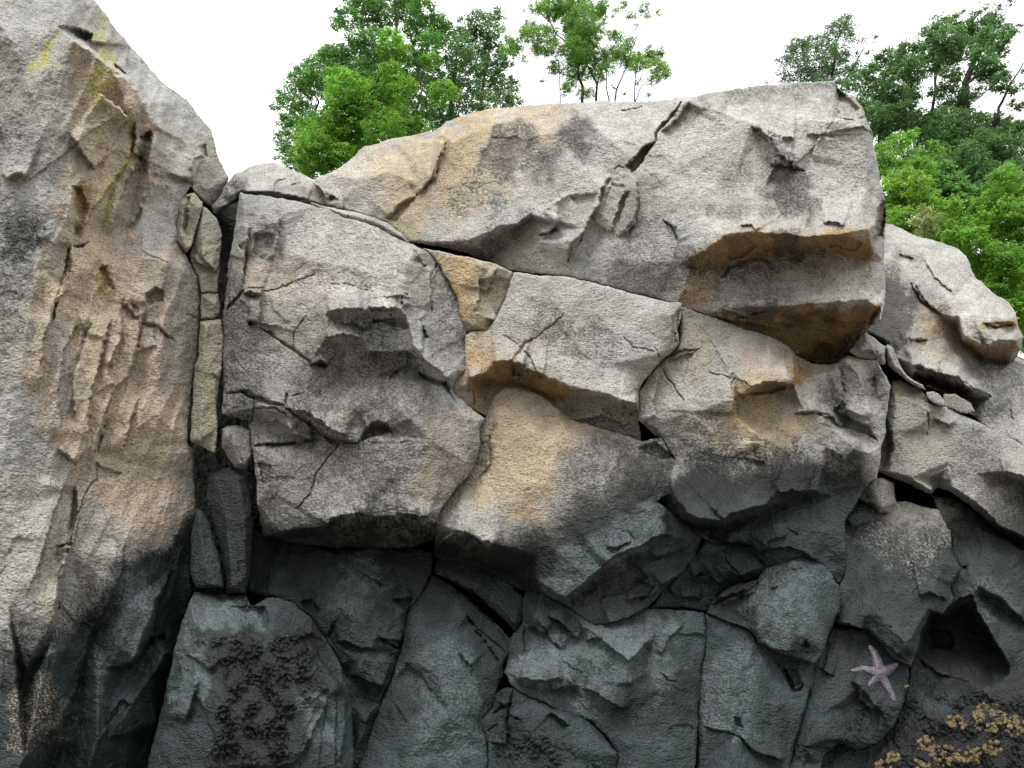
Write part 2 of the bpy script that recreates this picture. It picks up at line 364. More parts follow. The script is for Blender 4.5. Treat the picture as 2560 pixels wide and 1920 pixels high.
# key kind(s stroke with radius / p polygon) strength softness [only] | path
stain_and_shade(STAINS_AND_SHADE, '''
P p .9 60 pillar | A 560,350 700,400 860,520 960,700 1050,880 1000,1200 950,1450 870,1600 B 1000,60 1160,180 1150,400 1100,700 1280,1100 1300,1500 F 410,1090 340,1190 200,1090 150,1000 60,850 80,650 130,450 A 480,1500 600,1150 520,900
T s .55 50 pillar | A 700,600:40 600,1300:60 620,1659:80 B 450,300:90 500,900:110 850,1200:100 1000,1600:80
y s .6 50 pillar | B 1230,300:60 1260,700:50 1230,1000:40
y s .5 30 pillar | A 1450,1050:40 1420,1250:60
D s .55 60 pillar | A 30,1400:20 120,1600:70 B 60,100:60 60,600:60
K s .75 30 pillar | A 100,1590:30 170,1620:45 B 110,60:40
G s .6 50 pillar | B 450,620:30 440,1100:25
L s .4 20 pillar | B 460,700:16 430,900:16 450,1100:20
L s .3 15 pillar | B 600,650:14 560,850:10 480,1150:14
P s .5 50 | F 60,1540:60
D s .35 60 pillar | A 60,640:30 20,900:60
B s .8 12 pillar | A 560,1320:22 580,1440:20
B s .7 14 pillar | B 700,220:24 740,340:22
b s .5 12 pillar | A 1000,950:12 980,1150:14
Y s .75 12 pillar | A 690,110:14 700,200:12 660,260:16 760,330:14 700,370:18 760,440:12
Y s .85 10 pillar | A 670,500:20 680,600:16 650,690:14 700,720:10
Y s .6 10 pillar | A 760,500:26 760,600:14
Y s .85 8 pillar | A 390,200:6 350,280:10 320,380:14 330,450:10
Y s .7 8 pillar | A 320,400:10 230,450:10 205,520:8
Y s .75 7 pillar | A 880,800:10 910,900:12 910,1000:9 850,1160:7 760,1270:8 700,1370:6
Y s .6 7 pillar | A 780,1360:10 740,1470:14 720,1530:8
Y s .5 8 pillar | A 700,930:12 620,920:6
P s .5 45 nose_block | D 400,850:40 700,900:80 600,1000:40
L s .5 50 nose_block | D 900,650:150 1200,800:90 700,520:60
L s .5 20 nose_block | D 450,600:34 440,720:30
D s .4 22 nose_block | D 560,450:14 540,620:12 480,730:12
y s .5 60 nose_block | D 520,1250:60 800,1350:50
D s .5 60 nose_block | D 1000,1550:80 800,1500:60 1300,1500:60 1200,1300:60
k s .6 50 nose_block | E 200,200:60 430,800:30 440,1000:40 600,1100:20
D s .5 70 nose_block | E 800,300:60 1200,300:50
D s .4 40 nose_block | E 1820,480:24 1750,650:30
T p .8 60 upper_boulder | D 790,195 1000,90 F 965,262 1110,235 1180,260 1130,330 1060,390 990,440 900,510 800,440
O s .45 60 upper_boulder | H 250,330:40 220,520:60 100,650:40 40,760:30
T s .6 60 upper_boulder | H 700,330:80 300,700:80 100,900:60
L s .6 40 upper_boulder | D 900,230:40 1130,170:40 1100,300:50
D s .8 50 upper_boulder | H 560,560:80 640,640:50 500,480:30
D s .7 30 upper_boulder | H 960,430:50 950,530:30
k s .55 22 upper_boulder | H 130,880:40 230,770:34 300,850:20 390,890:26
L s .5 60 upper_boulder | H 1300,300:60 1000,700:80 900,900:70 700,800:60
L s .5 60 upper_boulder | I 700,500:120 1500,500:120 1700,700:90 1650,900:60
B p .97 12 upper_boulder | I 700,1220 860,1130 1060,1105 1270,1115 1430,1135 1700,1115 1800,1120 1860,1160 1880,1240 1870,1300 1700,1290 1560,1220 1350,1270 1160,1290 930,1320 820,1400 740,1375 560,1335 630,1290
O s .75 22 upper_boulder | I 850,1250:34 780,1330:26
O s .55 25 upper_boulder | I 1100,1200:44 1000,1200:30
O s .7 22 upper_boulder | I 1500,1190:30 1700,1190:40 1800,1200:22
O p .75 14 upper_boulder | I 650,1370 820,1400 830,1440 740,1560 720,1640 530,1600
T s .5 14 upper_boulder | I 1850,1110:16 1800,1130:12
b p .8 8 upper_boulder | I 1950,890 1980,900 1975,1040 1960,1150 1900,1150 1910,1040 1920,940
B p .97 12 upper_boulder | I 830,1640 1000,1630 1100,1610 1400,1600 1640,1590 1940,1600 K 1640,450 1560,580 1490,690 1430,750 1380,780 1310,810 1230,790 1080,740 1030,680 900,610 750,550 640,530 500,480
O s .45 40 upper_boulder | K 900,560:40 1150,680:60 1500,420:40 1620,400:20
k s .75 22 upper_boulder | K 1530,600:34 1400,740:30 1320,730:20
L s .8 14 upper_boulder | K 1420,180:34 1430,260:30 1400,340:34 1250,370:24 1600,340:20
D s .75 30 upper_boulder | I 1340,760:40 1300,880:60 1420,940:30
k s .8 7 upper_boulder | I 1075,385:9 1130,430:14 1205,465:16
k s .8 7 upper_boulder | I 1270,575:10 1330,605:16
k s .8 7 upper_boulder | I 1190,650:8 1290,660:14 1400,685:8
D s .5 20 upper_boulder | I 1215,540:20 1290,720:20
D s .5 14 upper_boulder | I 1560,930:22
T p .9 24 tan_slab | J 30,10 340,75 610,165 500,470 440,570 285,580 190,270
O s .5 30 tan_slab | J 250,100:40 300,480:40
y s .5 30 tan_slab | J 480,200:50 400,500:40
T p .8 30 mid_slab | J 440,570 420,780 480,790 330,900 320,1000 180,990 290,600
O s .6 25 mid_slab | J 420,740:40 470,780:20
B p .95 14 mid_slab | J 470,790 600,785 700,820 800,870 1000,950 1110,985 950,1050 900,1100 780,1010 650,965 560,960 480,930 330,1000 310,920
k s .7 10 mid_slab | J 640,830:26 770,860:20
O s .6 18 mid_slab | J 500,840:26 430,1000:40 400,1120:30
y p .9 18 mid_slab | J 1110,985 1320,1030 1475,1080 1480,1200 1500,1345 1260,1265 1020,1195 900,1100
k s .5 25 mid_slab | J 1200,1180:24 1400,1180:40 1300,1240:30
k s .8 14 mid_slab | J 1430,1080:24
y s .6 20 | J 1520,900:30 1500,1050:20 1740,560:20
O p .55 110 tan_face | J 450,1230 560,1000 780,1100 850,1300 980,1500 820,1659 560,1659 480,1500
T p .85 120 tan_face | J 480,960 900,1080 1150,1250 1100,1500 800,1700 400,1700 440,1300
D s .75 60 tan_face | L 300,250:60 0,350:50 480,60:40 F 1300,1080:60
k s .85 16 | L 400,30:30 470,60:26 F 1410,970:30 1440,1000:26
y s .7 40 brow_block | K 350,470:40 300,600:40 260,760:50 360,760:60
y s .5 40 brow_block | K 400,1280:60 500,1200:50
P s .5 40 brow_block | K 850,800:70 950,700:60 1000,880:30
B p .95 12 brow_block | K 650,1030 770,970 800,940 900,925 1030,930 1060,930 1040,970 950,1020 850,1010 720,1020 660,1060
T s .9 50 brow_block | K 800,1130:80 900,1250:70 1080,1200:40
O s .35 40 brow_block | K 850,1100:40
B s .7 20 brow_block | K 1120,800:40 1100,880:24
y s .6 30 brow_block | K 950,1420:24 920,1350:30
D s .5 30 brow_block | K 1350,1120:40 1350,950:34 1600,950:30 1620,880:20
k s .7 30 brow_block | L 1000,80:40 1250,100:50 1350,60:40 820,150:40 1200,20:20
D s .95 34 far_boulder | N 300,380:40 330,520:60 260,620:60
D s .5 40 far_boulder | N 460,440:16 540,540:14
O s .7 30 far_boulder | N 560,600:34 600,650:30
T s .7 34 far_boulder | N 500,570:30 480,640:24
P s .55 30 far_boulder | N 540,720:30 600,740:20
B p .9 10 far_boulder | N 590,585 610,600 650,680 740,715 860,690 900,690 860,770 820,800 720,770 640,720
B s .8 10 far_boulder | N 740,615:12 800,610:16 870,605:12
L s .5 50 far_boulder | N 600,400:80 700,520:60 400,300:60
b s .8 12 far_boulder | N 450,840:20 560,880:26 640,930:18
D s .5 60 far_boulder | N 850,850:60 800,1000:40
y s .6 40 hanging_block | N 420,1000:60 400,1150:50 540,1180:40
D s .6 40 hanging_block | N 290,1120:24 300,1220:24
T s .5 16 hanging_block | N 340,880:16 340,930:12
L s .6 20 | N 330,880:12
D s .7 24 upper_boulder | H 420,470:30 340,620:30 460,700:24
D s .6 20 upper_boulder | H 880,480:30 1020,560:20
k s .45 10 upper_boulder | H 600,520:22 650,610:30 560,650:18
k s .5 10 upper_boulder | H 930,450:24 960,540:18
D s .45 26 upper_boulder | H 0,1180:14 200,1220:14 340,1250:12
D s .45 30 upper_boulder | I 700,1340:14 1000,1370:20 1500,1300:26
D s .35 50 upper_boulder | I 300,1100:70 300,1400:60 1100,1450:80
D s .4 30 upper_boulder | I 900,150:30 1200,120:30 1600,140:24
D s .4 24 upper_boulder | I 560,330:24 700,250:24
D s .4 40 upper_boulder | I 950,680:30 870,950:30
O s .35 80 brow_block | K 900,1100:60 700,1250:60
D s .45 50 brow_block | K 560,1100:30 400,1300:60 600,1400:40
D s .5 40 upper_boulder | H 560,1060:14 430,1120:26 320,1220:34 200,1210:16
D s .5 110 nose_block | E 600,900:110 1100,900:120 1500,850:90
D s .4 80 nose_block | E 900,250:120 1400,400:90
k s .4 30 nose_block | E 1700,900:20 1900,650:26 1940,480:14
k s .5 24 tan_face | J 470,1200:16 420,1400:26 340,1560:20
K s .5 20 nose_block | D 180,700:14 190,1100:16 200,1500:20
D s .5 60 nose_block | D 250,1200:60 260,1500:60
D s .5 70 tan_face | J 1200,1560:90 1450,1450:60
T s .35 60 brow_block | K 700,750:80
D s .5 40 nose_block | D 300,1300:60 350,1500:60
D s .45 40 nose_block | D 480,500:20 450,800:20
D s .5 30 nose_block | D 1650,1000:26 1700,1300:40
k s .5 24 nose_block | D 1000,1180:24 1300,1200:24 1200,1420:40 1500,1480:30
k s .5 20 nose_block | E 640,350:16 850,480:16 1030,550:16
k s .4 26 nose_block | E 500,560:20 800,560:20
T s .3 60 nose_block | E 1750,560:60 1600,900:60
D s .45 60 nose_block | E 1200,700:60 1300,1000:60
k s .55 26 nose_block | E 600,1200:24 1000,1120:30 1500,1120:24
D s .45 40 mid_slab | J 1300,700:40 800,500:40
P s .35 40 mid_slab | J 520,700:40 700,700:30
D s .5 40 tan_slab | J 560,250:16 520,420:16
D s .5 50 hanging_block | N 700,1200:50 850,1400:60
D s .5 30 far_boulder | N 350,290:12 420,310:10
b s .75 20 upper_boulder | I 1290,1190:44 1340,1230:30
b s .55 14 upper_boulder | I 620,1310:20 700,1340:24
D s .8 14 upper_boulder | K 620,430:16 760,435:22 900,425:20
b s .6 30 upper_boulder | K 800,520:20 1100,540:34 1300,460:24
O s .5 20 upper_boulder | K 1250,560:30 1180,640:26 840,560:14
y s .5 60 cap_stone | D 500,250:60
D s .5 40 cap_stone | D 180,300:40 120,390:40
y s .8 30 splinter_a | B 1260,60:60
y s .7 24 splinter_b | A 1300,1500:50 B 1450,200:40 1360,140:40
P s .5 30 splinter_d | B 1430,1000:60
y s .6 20 splinter_d | B 1380,1350:30
''')  # D, k: painted shade under boulder ledges; staining plus shade low on nose_block
stain_and_shade(STAINS_AND_SHADE_WET, '''
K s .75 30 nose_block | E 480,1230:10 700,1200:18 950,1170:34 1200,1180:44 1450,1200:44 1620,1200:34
K s .8 30 tan_face | G 820,150:20 950,120:34 1100,180:44 1300,250:50 1450,300:40
K s .85 40 wall_left | E 500,1290:34 900,1300:44 1300,1340:60 1550,1380:60
K s .5 30 wall_left | G 120,200:20 300,330:24 450,420:20
k s .6 20 tan_face | G 1720,560:30 1900,450:40 2050,350:50 2150,420:50
k s .6 24 brow_block | L 450,400:24 600,520:24 850,560:20 1150,450:20 1300,350:20
K s .55 40 brow_block | L 700,180:50 1000,150:60 1300,200:50
K s .8 24 barnacle_wall | N 520,1390:10 620,1420:30 760,1530:30 900,1640:30
K s .5 40 dark_slab | N 300,1330:30 420,1400:30
k s .5 20 round_slab | L 800,1080:30 950,1030:16 1060,960:16
k s .5 16 wedge_slab | G 1380,1030:14 1600,1050:14
k s .4 20 lower_slab | L 780,1200:30
K s .6 24 splinter_f | E 200,800:60 200,1600:60
K s .7 34 pillar | C 0,1000:50 80,1080:50 100,1160:30
K s .5 24 pillar | C 470,1100:20 400,1350:22 280,1600:24
k s .5 20 pillar | C 860,920:20 780,1040:16
k s .5 24 pillar | C 600,900:20 690,600:16 720,380:10
k s .5 50 pillar | C 0,950:60 60,1100:50
P s .55 40 pillar | C 180,1400:60 250,1250:40 200,1300:60
y s .5 16 pillar | C 370,300:30 280,500:34 280,780:20
V s .6 30 pillar | C 780,650:50 760,950:40
V s .7 30 pillar | C 900,1000:34
V s .4 40 pillar | C 560,1100:40 420,1400:30
V s .8 24 dark_boulder | C 1150,750:50 1300,780:30 1380,800:30
V s .75 24 dark_boulder | C 1050,900:34 1150,1060:36 1060,1250:34
V s .5 24 dark_boulder | C 1500,850:20 1830,1350:40 1850,1450:30
K p .9 40 dark_boulder | C 1130,930 1300,860 1500,920 1850,820 1880,1000 1760,1300 1700,1700 1150,1700 1270,1350 1250,1150
V s .4 60 root_slab | G 900,1000:90 850,1500:80
V s .35 60 root_slab | G 700,600:40
V s .55 50 wall_left | G 150,500:40 300,350:50
V s .8 40 wedge_slab | G 400,1400:1 2000,750:50 2100,850:50
V s .6 50 wedge_slab | L 100,1290:60 500,1250:40 150,1400:40 400,1500:50
V s .5 50 wedge_slab | G 1900,1100:60 1600,900:50
V s .6 40 tan_face | G 1800,250:70 1650,400:40 L 350,470:40
D s .5 60 tan_face | L 200,300:60
V s .55 60 round_slab | L 1300,1050:90 1200,1250:60
V s .5 60 lower_slab | L 950,1450:60 M 150,1000:60 100,1350:80
V s .4 60 dark_slab | M 1250,450:80
g s .6 70 dark_slab | M 1200,60:60 1450,60:60 1600,20:60
V s .8 20 flake_block | L 980,770:44
g s .6 24 nub_stone | L 1940,280:40
V s .7 14 nub_low | L 1800,500:34
K p .95 80 barnacle_wall | M 1400,1150 1800,1200 2300,1180 2300,1750 1000,1750 1100,1560 1300,1400
K s .8 60 barnacle_wall | M 1620,850:120 1780,800:150 1900,1000:110 2150,1080:110
k p .8 40 barnacle_wall | M 1560,600 1800,620 2000,900 1950,1100 1650,1050 1480,850
k s .5 60 star_slab | M 900,800:60 1000,1100:50 1250,1250:50
V s .35 60 barnacle_wall | M 2000,500:50 2150,700:40
''')  # K on barnacle_wall and dark_slab tops paints the black crack's shade
TIDE = np.array([(-200, 1700, 150), (0, 1640, 150), (150, 1560, 130), (300, 1400, 70), (420, 1345, 30), (470, 1290, 60), (560, 1200, 90), (650, 1330, 80), (1000, 1345, 60), (1200, 1400, 60),
                 (1350, 1330, 90), (1500, 1240, 100), (1680, 1190, 60), (1850, 1175, 50), (2000, 1140, 50), (2150, 1150, 70), (2200, 1300, 120), (2300, 1330, 80), (2420, 1290, 140), (2560, 1260, 160), (2800, 1250, 160)], float)

# ------------------------------------------------------------------ the rocks (outline, plane, then relief), heights in cm towards the viewer
rock('rock_pillar', 'tall leaning grey and tan rock on the far left with yellow lichen streaks', 'rock', (425, 250, 800, 14, 2),
     'A -420,-300:-20 350,-300:-15 560,-120:-18 650,0:-24 700,70:-26 790,190:-30 880,310:-32 1000,430:-34 1110,560:-36 1300,720:-42 1400,830:-44 1460,910:-46 1480,1000:-44 1510,1110:-44 1580,1220:-46 1555,1320:-48 1480,1445:-46 1410,1390:-30 1310,1265:-14 1250,1390:-10 1215,1560:-8 B 1225,20:-6 1300,140:-6 1360,260:-6 1378,400:-6 1366,700:-6 1345,860:-8 1318,1000:-6 1295,1280:-4 1290,1400:-2 1335,1450:-6 1338,1659:-10 C 1125,160:-12 1100,330:-14 1095,560:-16 1120,680:-22 1040,830:-28 1005,980:-25 980,1100:-22 940,1300:-20 880,1500:-18 840,1659:-14 Z 340,2260:10 -160,2260:30 -160,1900:10',
     pts=['A 410,180:12 520,280:14 640,350:13 780,480:13 890,540:10 1000,700:8 1060,850:4', 'A 500,230:-4 700,400:-6 890,520:-14',
          'A 1060,900:-2 1030,1250:0 980,1400:-2 870,1650:-4', 'A 1300,1000:-22 1320,1260:-18', 'A 900,830:14 820,950:8 700,1150:6 640,1450:2', 'A 1000,930:-6 960,1200:-8 900,1500:-10',
          'A 100,300:14 300,900:16 330,1300:14', 'A 500,1300:12 470,1500:12 B 380,50:12 330,400:10 270,600:8 150,900:10',
          'B 700,30:0 800,350:2 800,650:0 740,1180:2 660,1480:2', 'B 1165,180:9 1160,350:8 1100,900:8 1080,1200:8', 'B 1000,80:6 980,600:0 900,950:-3',
          'C 100,200:10 380,350:16 300,800:14 150,1100:10', 'C 430,0:2 410,400:0 300,900:-4 120,1250:-4', 'C 720,340:8 740,700:6 520,900:-12 440,1300:-14 280,1659:-16', 'C 620,1000:4 560,1500:12 500,1659:14',
          'C 900,700:6 760,1050:8 560,1100:4', 'C 1000,500:-14 880,880:-16 760,1090:-12', 'C 950,1000:4 850,1150:2 900,1400:-6', 'Z 120,1640:20 60,1900:34 20,1500:16'],
     ledges=['7 14 60 | A 400,182 520,190 640,240 630,300', '13 9 110 | A 1060,860 1000,700 890,545 800,520 780,480 640,355 520,285 420,200', '9 8 70 | A 900,830 800,730 680,640',
             '5 10 60 | A 790,470 890,530 910,500', '6 9 70 | A 870,1640 980,1400 1030,1250 1060,1100 1080,930', '5 8 50 | A 940,840 930,1000 900,1060 ',
             '5 10 80 | A 0,1215 60,1225 130,1190 210,1220', '6 10 60 | B 660,1659 660,1480 700,1330 740,1180 800,1020 880,950 930,800 975,600 1000,450', '-4 8 50 | B 350,600 450,240 500,20', '5 6 60 | B 600,1450 620,1100 700,800 770,500', '-5 6 50 | B 520,1300 500,1000 560,760 640,560', '5 6 40 | B 430,1400 400,1050 440,760 540,560', '4 6 40 | B 850,1500 900,1250 960,1080', '5 6 50 | A 760,1640 860,1300 940,1120', '5 6 50 | A 560,1640 640,1450 760,1290 880,1130 920,960', '5 6 50 | B 280,1100 300,700 380,450 470,330', '4 6 40 | B 780,900 830,700 840,500', '4 6 50 | C 150,700 250,400 330,150 380,0',
             '5 8 40 | B 1000,460 1010,370 1080,330 1130,345', '5 8 60 | A 1330,1280 1400,1100', '4 7 50 | B 800,1010 740,900 850,650', '4 8 60 | B 400,1450 450,1480 520,1550',
             '5 8 50 | A 480,900 600,1100 660,1170', '6 14 90 | C 260,1620 440,1200 520,900 700,560 725,340', '-6 12 70 | C 340,700 370,400 440,180 430,20', '5 10 60 | C 770,1080 880,900 900,700', '4 8 40 | C 290,900 350,600 410,380 300,390',
             '5 8 40 | B 850,440 880,450 950,560', '3 6 50 | B 990,585 1100,590 1180,680', '6 10 70 | A 1310,1270 1340,1100 1420,1080'],
     pits=['-6 10 0 0 | A 430,182 520,192 625,250 600,300 540,270', '-7 8 0 0 | A 790,440 880,510 860,530 790,490', '-6 22 0 0 | A 490,1270 560,1280 630,1440 600,1500 560,1650 490,1640',
           '-5 16 0 0 | B 670,185 745,165 770,280 800,340 720,350 690,260', '-5 8 0 0 | B 1010,380 1080,325 1135,350 1130,430 1060,430 1015,460', '-6 8 0 0 | A 960,940 1050,890 1030,1100 1000,1200 960,1100',
           '-6 10 0 0 | B 430,240 500,220 500,40 620,10 560,60 470,60', '-4 8 0 0 | A 1370,1000 1430,990 1440,1090 1400,1070', '-4 8 0 0 | B 910,440 960,450 960,560 910,540', '-8 12 0 0 | C 860,910 950,880 960,920 860,970 780,1080',
           '-5 10 0 0 | C 310,380 400,350 400,420 330,500', '-4 10 0 0 | B 650,1500 700,1560 850,1620 800,1659 660,1659', '3 6 0 0 | B 930,800 980,620 1060,600 1080,740 1000,760', '-6 14 0 0 | C 600,1400 700,1250 760,1300 680,1400 600,1540'],
     cracks=['3 5 | B 960,580 1100,590 1130,640 1200,690', '2 4 | B 1000,80 1160,165', '2 4 | B 400,1445 520,1560', '4 6 | B 660,1659 655,1500 690,1360 740,1170', '2 3 | B 1285,500 1370,555', '3 5 | A 1320,1270 1300,1400 1240,1600', '3 4 | C 540,0 460,150 400,350 340,700 290,920'],
     R=16, amp=1.0, seed=3, key='pillar', dkm=.12, wide=6, thick=1.0, flat=1, flute=(.32, 1.0, 70, 490))

rock('boulder', 'huge overhanging boulder on top with brown undersides like a mouth and jaw', 'boulder', (468, 1600, 500, -5, 2),
     'D 790,195:-26 900,150:-32 1010,90:-34 1090,20:-36 F 785,320:-38 850,300:-38 940,285:-38 965,262:-34 1030,242:-34 1120,232:-30 1210,225:-30 1300,222:-30 1380,220:-30 1460,215:-30 1520,205:-28 1620,190:-26 1700,181:-24 1800,177:-22 1806,190:-22 1840,207:-26 1862,232:-26 1868,258:-18 1882,290:-18 1892,350:-12 1905,410:-10 1911,450:-14 1912,500:-18 1907,560:-10 1912,630:-8 1903,690:10 1890,700:2 K 1640,450:-10 1560,580:-34 1490,690:-52 1430,750:-66 1380,785:-74 1310,812:-78 1230,795:-72 1190,775:-68 1080,745:-55 1030,690:-48 900,620:-36 750,560:-26 640,535:-18 500,485:-9 440,438:-4 300,402:-4 120,347:-4 0,314:-4 J 1400,287:-5 1200,237:-6 980,192:-6 760,166:-4 620,142:-3 H 640,1392:-4 480,1362:-4 350,1302:-16 200,1252:-6 0,1202:-4 D 1440,612:-6 1380,540:-10 1290,480:-14 1180,440:-18 1000,392:-20 985,330:-22 860,250:-24',
     pts=['I 650,1280:18 720,1220:24 860,1130:28 1060,1105:30 1270,1115:31 1430,1135:31 1700,1115:31 1860,1085:26 1900,1060:16', 'I 540,1335:6 660,1365:2 770,1378:0 820,1405:-4 930,1325:-8 1160,1292:-9 1350,1272:-9 1560,1220:-6 1700,1290:-8 1870,1300:-4 1885,1230:6',
          'I 640,1370:4 590,1480:3 530,1600:0', 'I 830,1440:-4 790,1540:-3 740,1570:-3 715,1640:-3',
          'K 500,440:-2 700,405:0 1050,400:5 1300,370:8 1580,355:10 1665,380:6', 'K 800,300:-4 1300,250:-2 1620,260:2', 'K 900,480:-20 1300,520:-36 1480,560:-34', 'K 1640,400:14 1560,560:-22 1450,590:-38', 'K 1220,650:-54 1210,760:-66',
          'I 500,1310:10 520,1180:10 700,1000:12 1300,1000:14 1800,950:14', 'I 600,200:-8 1100,350:-2 1600,340:0 1830,330:-8', 'I 1635,80:-20 1640,320:-10', 'I 1660,140:-30 1700,300:-22 1800,320:-20',
          'I 1500,480:3 1470,620:3 1560,900:8', 'I 1830,400:-2 1850,800:0 1900,1000:4', 'I 1050,350:2 1210,490:3 1300,700:4 1400,950:10', 'I 1100,450:-3 1170,700:0 1280,930:4', 'I 500,700:2 900,800:3',
          'H 1000,330:-12 700,450:-4 500,700:2 300,900:8', 'H 1660,230:-10 1500,400:-6 1340,600:-3 1250,900:-4 1000,1300:-4', 'H 1350,700:2 1360,1000:4 1250,1160:4 1230,1300:4', 'H 610,985:10 540,1045:16 400,1068:19 370,1105:18 200,1165:16 0,1185:8', 'H 625,1005:-4 520,1090:-10 410,1170:-14 350,1290:-16',
          'H 100,280:-20 300,380:-8 560,330:-12', 'F 955,290:-10 930,380:-2', 'H 700,1180:3 900,1170:2 1000,1080:-3', 'D 1100,190:-16 1300,140:-12 1500,200:-8', 'H 0,560:-8 100,480:-6'],
     ledges=['5 6 60 | D 1500,310 1600,200 1680,0 H 30,470', '7 4 50 | I 1040,355 1070,385 1110,400 1140,440 1180,455 1212,488 1210,520 1235,545 1225,570 1270,585 1290,610 1330,625 1325,650 1370,665 1415,690', '5 5 40 | I 1165,645 1240,640 1310,655', '4 6 50 | I 1530,1040 1620,1035 1700,1060', '5 5 30 | K 570,425 720,470 900,415', '4 5 30 | K 520,470 640,505 760,500', '4 6 40 | K 1000,470 1200,520 1500,500', '4 5 30 | I 700,1240 800,1260 930,1250', '4 5 30 | I 1100,1250 1250,1215 1450,1190', '3 6 40 | I 430,1025 520,1070 540,1180', '4 6 50 | I 960,1070 1050,1060 1080,1110',
             '4 7 50 | H 670,1125 790,1080 830,990', '8 6 60 | H 870,1360 960,1170 1010,1080 1100,900 1110,820 1190,700', '4 6 50 | H 1180,1120 1230,950 1290,800', '5 8 50 | H 1250,1160 1340,1050 1370,900 1370,740', '5 8 60 | H 900,830 810,880 700,960',
             '4 8 60 | I 1640,80 1640,320 1500,350', '4 6 50 | I 1260,455 1350,460', '3 7 60 | I 1420,430 1510,430 1460,610', '4 8 60 | I 1650,325 1740,330 1830,310', '3 8 50 | D 1280,470 1400,350 1490,310', '-4 10 80 | H 1730,200 1640,330 1520,420', '4 8 60 | I 1900,400 1830,370 1840,420'],
     pits=['-5 10 0 0 | I 880,1165 1000,1130 1090,1200 990,1290 880,1310', '-4 8 0 0 | I 1400,1160 1700,1130 1820,1180 1760,1250 1560,1205', '4 8 0 0 | K 640,480 860,440 1100,490 1000,580 800,540', '-5 8 0 0 | K 1220,640 1330,660 1300,760 1200,750', '-17 12 0 0 | H 1490,470 1400,515 1280,655 1325,715 1400,640 1450,560', '-4 8 0 0 | H 1660,225 1540,360 1500,420 1420,450 1520,410 1560,370', '2 6 0 0 | H 1190,720 1280,690 1350,730 1370,800 1360,1000 1240,1150 1200,1110 1110,1080 1040,990 1110,880 1130,790',
           '-3 10 0 0 | H 1120,860 1180,760 1290,790 1240,900 1170,930', '-3 6 0 0 | H 1290,830 1320,820 1240,1030 1190,1100 1210,1000', '-5 8 0 0 | H 680,1130 800,1070 810,1100 720,1130', '-7 10 0 0 | H 870,1340 900,1180 1000,1080 980,1160 900,1300',
           '-12 9 0 0 | I 1950,885 1990,900 1975,1040 1960,1150 1900,1150 1910,1040 1920,940',
           '-5 9 0 0 | I 1630,110 1700,140 1800,250 1750,320 1650,320', '-4 10 0 0 | H 800,900 900,850 1100,830 1050,960 900,1150 700,1170 810,1000', '-4 8 0 0 | D 1290,470 1400,350 1500,310 1400,440 1350,500'],
     cracks=['9 6 | H 1670,215 1600,310 1540,370 1500,420 1480,490', '2 3 | H 1370,760 1375,950 1330,1070 1240,1150', '3 4 | I 1520,350 1640,325 1740,330 1830,320', '3 4 | I 1640,100 1645,320', '3 4 | H 1200,670 1240,650 1280,670', '2 4 | H 1250,270 1400,240', '4 6 | D 1500,300 1600,190 1670,10',
             '3 4 | I 1180,645 1320,660 1420,688', '4 5 | I 940,1320 1060,1300 1160,1305', '5 7 | I 840,1420 900,1360 1000,1320', '3 4 | H 690,1130 800,1080', '3 4 | I 430,1025 500,1070 540,1180'],
     R=16, amp=.9, seed=7, key='upper_boulder', thick=1.6, nb=1, dkm=.14, cmul=1.04, flat=1)

rock('cap_stone', 'low rounded grey stone capping the left column just beneath the green tree', 'rock', (478, 620, 450, 0, 0),
     'D 190,215:-12 250,155:-16 300,140:-20 350,110:-24 440,85:-26 530,92:-26 600,120:-24 700,160:-20 790,205:-16 830,240:-12 865,300:-6 882,362:0 760,330:2 600,316:2 430,298:0 280,283:-2 190,360:-6 110,412:-8 90,380:-10 150,300:-12',
     pts=['D 290,270:2 400,265:4 510,265:4 540,290:6 740,325:7', 'D 640,160:-6 530,210:-2 510,265:2', 'D 270,180:-4 280,270:0'], cracks=['4 5 | D 650,160 580,190 530,210 510,260', '3 4 | D 640,230 700,210'], ledges=['5 8 40 | D 290,275 400,270 520,275 740,330'], R=16, seed=11, flat=1)
rock('small_rock', 'small jagged grey rock wedged between the capping stone and the huge boulder', 'rock', (474, 830, 490, 0, 0),
     'D 775,215:-2 800,205:-8 860,250:-10 940,290:-12 985,320:-10 990,385:-4 940,388:0 880,368:2 860,300:3 830,240:2',
     pts=['D 870,270:4 890,360:4', 'D 900,330:-4 950,340:2'], ledges=['4 6 30 | D 880,330 900,300 960,330', '3 5 30 | D 800,220 840,300'], R=8, seed=12, gap=-2)
